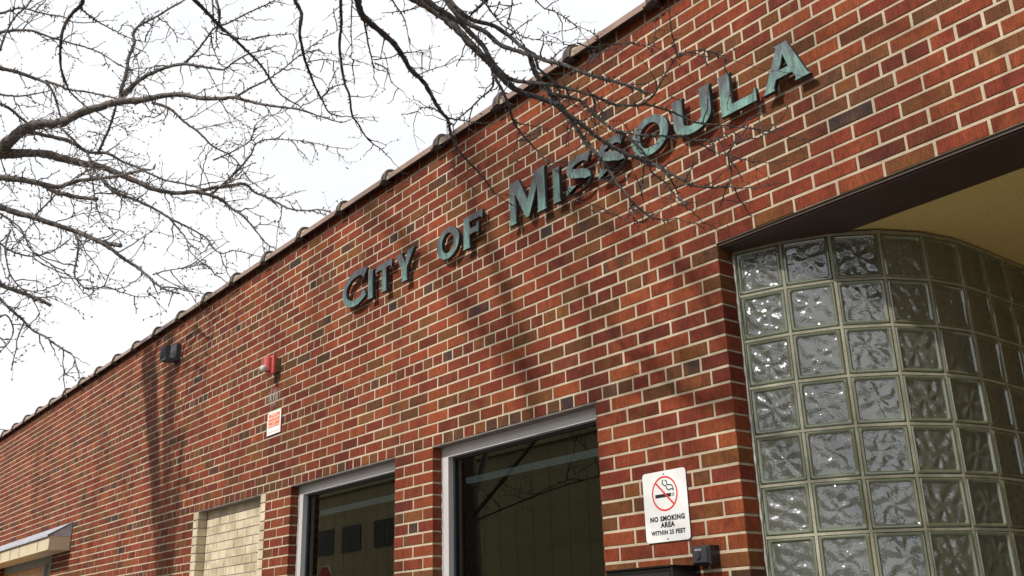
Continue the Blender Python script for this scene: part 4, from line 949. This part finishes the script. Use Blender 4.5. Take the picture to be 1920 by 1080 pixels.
# near tree: dark branches hang down from above across the letters
TA = empty('street_tree', (-1.2, -5.2, 0)); tag(TA, 'bare spiny street tree whose dark drooping branches cross the bronze letters', 'tree', 'bare street trees')
ra = random.Random(23); twA = MB()
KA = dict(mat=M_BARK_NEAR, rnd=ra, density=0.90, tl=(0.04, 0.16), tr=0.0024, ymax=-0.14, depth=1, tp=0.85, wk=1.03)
LA = [
 ([(150,-20),(155,0),(150,12),(133,28),(120,50),(115,75),(113,100),(115,130),(122,150),(130,170),(150,190),(166,203)],7,2,4.6,4.9),
 ([(150,15),(180,38),(210,55),(240,70),(272,79)],3,1,4.6,4.7),
 ([(350,-15),(365,0),(385,20),(405,42),(430,65),(455,88),(480,112),(495,130),(510,155),(530,180),(562,199)],8,2,4.4,4.7),
 ([(403,-10),(412,30),(405,60)],5,3,4.4,4.4), ([(397,-10),(402,50)],3.5,2,4.5,4.4),
 ([(412,62),(440,70),(465,75),(490,68),(530,65),(555,63)],3,1,4.4,4.5), ([(395,60),(398,85),(408,110),(412,119)],3,1.2,4.4,4.5),
 ([(548,-20),(553,0),(565,25),(562,60),(570,105),(580,135),(592,165),(605,190),(618,212),(642,219)],8,2,4.3,4.6),
 ([(575,117),(600,112),(622,113),(645,119)],2.5,1,4.4,4.5), ([(602,186),(620,165),(640,158),(660,150)],2.5,1,4.5,4.6),
 ([(638,-15),(640,40),(637,90),(645,150),(655,180),(660,215),(670,230),(685,255),(700,270),(715,280),(726,292)],6,1.5,4.2,4.5),
 ([(662,-15),(660,5),(658,50),(660,95),(660,110),(690,120)],3,1,4.2,4.3), ([(680,22),(690,80),(697,110),(702,136)],4,2,4.1,4.3),
 ([(664,-20),(670,0),(680,30),(705,52),(735,78),(755,105),(770,130),(795,155),(812,185),(828,210),(840,225),(845,250),(855,275),(875,300),(895,320),(915,345),(927,362)],13,2,4.0,4.5),
 ([(840,222),(865,225),(892,230)],4,1.5,4.3,4.3), ([(700,112),(730,108),(750,100),(770,98),(800,98)],2.2,1,4.2,4.2), ([(785,140),(810,130),(835,122),(862,110)],2.2,1,4.3,4.3),
 ([(703,118),(725,130),(735,155),(757,172)],3,1,4.2,4.3), ([(840,222),(815,205),(800,202),(785,205),(775,232)],2.8,1.2,4.3,4.3),
 ([(728,-15),(735,0),(755,30),(762,50),(768,82)],4,1,4.1,4.2), ([(752,22),(780,15),(792,10)],2.5,1,4.1,4.1),
 ([(740,-25),(765,-10),(800,10),(830,30),(855,52),(880,80),(900,100),(920,120),(945,150),(975,172),(1010,183),(1040,195),(1065,215),(1097,238),(1135,267),(1178,290),(1223,307),(1243,318),(1280,337),(1303,348),(1335,352),(1367,350),(1391,353)],17,2.4,3.75,3.15),
 ([(760,-22),(785,-10),(820,15),(860,40),(880,60),(905,85),(920,110),(945,140),(970,152),(1000,155),(1040,160),(1080,170),(1115,180),(1150,195),(1190,198),(1210,196),(1255,208),(1300,228),(1330,233),(1400,240),(1455,248)],11,2,3.6,3.0),
 ([(800,-30),(830,-10),(850,20),(880,45),(910,60),(940,85),(970,95),(1000,105),(1030,115),(1060,122),(1090,135),(1130,147),(1160,155),(1190,165),(1214,175)],9.5,5,3.5,3.0,True),
 ([(1195,199),(1223,181),(1240,152),(1252,130),(1268,107),(1265,85),(1258,57)],4.5,2,3.05,3.0),
 ([(1268,107),(1290,98),(1320,95),(1345,102),(1370,112),(1411,123)],3.2,1,3.0,2.95),
 ([(810,-30),(840,0),(880,35),(930,50),(975,85),(1003,103)],10,6,3.8,3.7),
 ([(918,-8),(900,12),(884,25)],6,4,3.6,3.6,True),
 ([(898,-10),(905,0),(920,20),(940,45),(965,60),(985,70),(1010,75),(1042,80)],4,1,3.6,3.5), ([(962,-10),(958,20),(950,43)],3.2,2,3.7,3.6),
 ([(1000,-10),(1005,0),(1020,15),(1040,22),(1065,37),(1086,54)],3,1.5,3.4,3.3),
 ([(993,103),(1007,143),(1033,177),(1053,200),(1088,250),(1097,267),(1110,278),(1123,295),(1135,310),(1147,327),(1158,345),(1173,362),(1187,380),(1210,400),(1223,408),(1254,413)],10,2.6,3.65,3.2),
 ([(1187,380),(1186,398),(1190,413),(1207,418)],4,2,3.25,3.2), ([(1180,415),(1150,402),(1120,398),(1090,392)],2.2,1,3.2,3.2),
 ([(920,125),(925,145),(922,165),(900,185),(880,205),(860,222),(850,240),(856,262)],4.5,1.5,3.8,3.9),
 ([(925,140),(942,170),(955,200),(960,220),(970,240),(993,267),(1020,297),(1033,313),(1053,327)],6,2,3.75,3.6), ([(973,247),(965,283),(972,304)],2,1,3.7,3.7),
 ([(1033,177),(1085,188),(1117,217),(1150,243),(1193,270),(1215,300),(1222,322),(1250,345),(1270,372),(1291,383)],7,2,3.55,3.1),
 ([(1150,243),(1193,252),(1243,255),(1280,257),(1305,263),(1347,260),(1363,254)],4.5,1.5,3.35,2.95), ([(1305,264),(1335,283),(1355,290),(1385,297),(1412,303)],3.2,1,3.0,2.9),
 ([(1250,325),(1265,350),(1275,372),(1291,394)],4,2,3.1,3.05), ([(1003,103),(1030,112),(1045,100),(1062,88),(1085,80)],3.5,1.2,3.55,3.5), ([(1110,118),(1125,100),(1127,85),(1120,70),(1105,58),(1080,48)],3,1,3.2,3.1), ([(1130,85),(1160,82),(1190,82),(1225,92)],3,1,3.15,3.1),
 ([(1100,185),(1085,200),(1060,190),(1050,176)],3,1.2,3.4,3.4), ([(1368,348),(1371,325),(1371,302)],2,1,2.95,2.95), ([(1363,273),(1400,262),(1430,255),(1425,235)],2.4,1,2.95,2.9), ([(1205,375),(1203,352),(1206,330)],2,1,3.2,3.2),
 ([(1100,165),(1118,196),(1108,222),(1130,240)],3,1.2,3.3,3.3),
]
allA = {}
for k, a in enumerate(LA):
    path, w0, w1, d0, d1 = a[:5]
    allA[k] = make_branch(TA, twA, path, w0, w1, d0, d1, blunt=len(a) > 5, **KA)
ta0 = Vector((-1.2, -5.2, 0))
m = MB(); pts = [ta0 + Vector((0.04 * math.sin(z * 1.1), 0.05 * math.sin(z), z)) for z in [k * 0.33 for k in range(18)]]
m.tube(pts, [0.21 * (1 - 0.042 * k) for k in range(18)], 16, jit=0.07, rnd=ra); m.build('trunk', M_BARK_NEAR, TA, smooth=True)
hub = Vector((-2.2, -2.6, 6.9)); hub2 = Vector((-3.4, -2.9, 7.2))
connector(TA, ta0 + Vector((0, 0, 4.4)), Vector((-1.5, -3.9, 6.2)), hub, 0.07, 0.03, M_BARK_NEAR, ra)
connector(TA, Vector((-1.5, -3.9, 6.2)), Vector((-2.4, -3.5, 6.8)), hub2, 0.04, 0.025, M_BARK_NEAR, ra)
for k, (p, r) in allA.items():
    q = to_px(p[0])
    if q[1] < -5:
        h_ = hub if q[0] > 450 else hub2
        back = (p[0] - p[5]).normalized(); back = (back + Vector((0, 0, 0.25))).normalized(); connector(TA, h_, p[0] + back * min(1.3, (h_ - p[0]).length * 0.5), p[0], max(r[0] * 0.8, .005), r[0], M_BARK_NEAR, ra)
tag(twA.build('twigs', M_BARK_NEAR, TA), kind='stuff'); relocate(TA)

# ---------------------------------------------------------------- across the street (seen in the glass)
O = empty('office_building', (-30, -24, 0)); tag(O, 'cream panelled office block across the street, seen only as reflection in the windows', 'building')
m = MB(); m.box(-60, 34, -14, 0, 0, 9.2); m.build('wall', M_OFFICE, O)
m = MB(); m.box(-60.2, 34.2, -14.2, 0.2, 9.2, 9.6); m.build('cornice', M_OFFICE, O)
mj = MB()
x = -60.0
while x < 34: mj.box(x - .016, x + .016, 0.0, 0.012, 0, 9.2); x += 1.15
for z in (1.9, 3.4, 5.0, 6.5, 8.0): mj.box(-60, 34, 0.0, 0.010, z - .012, z + .012)
mj.build('panel_joints', simple('joint_sealant', (0.38, 0.32, 0.20), 0.9), O)
for x in (-12.1, -15.45, -18.4, -21.6, -24.8, -28.0):
    for z in (2.4, 6.0):
        m = MB(); m.box(x - 1.0, x + 1.0, 0.036, 0.06, z, z + 1.35); w_ = m.build('window', M_OFFICEGLASS, O)
        m = MB(); m.box(x - .1, x + .05, .0601, .07, z + .05, z + 1.3); m.box(x + .3, x + .5, .0601, .07, z + .05, z + 1.3); m.build('blind', M_OFFICEBLIND, w_)
s_ = empty('stop_sign', (-18.6, -8.0, 0)); tag(s_, 'red octagonal stop sign, only its reflection shows low in the middle window', 'street sign')
m = MB(); m.cyl((0, 0, 0), (0, 0, 3.2), .03); m.build('post', M_STEEL, s_)
m = MB(); oc = [(.38 * math.cos(math.radians(22.5 + 45 * k)), .38 * math.sin(math.radians(22.5 + 45 * k))) for k in range(8)]
m.add([(x, .05, 2.85 + z) for x, z in oc] + [(x, .04, 2.85 + z) for x, z in oc], [tuple(range(8)), tuple(range(15, 7, -1))] + [((k + 1) % 8, k, 8 + k, 8 + (k + 1) % 8) for k in range(8)]); m.build('border', M_WHITE, s_)
m = MB(); m.add([(x * .93, .053, 2.85 + z * .93) for x, z in oc], [tuple(range(8))]); m.build('face', M_RED, s_)
me = text_mesh('STOP', .26, M_WHITE, .004); me.transform(Matrix.Rotation(math.pi, 4, 'Z')); link('lettering', me, s_, (0, .056, 2.76))
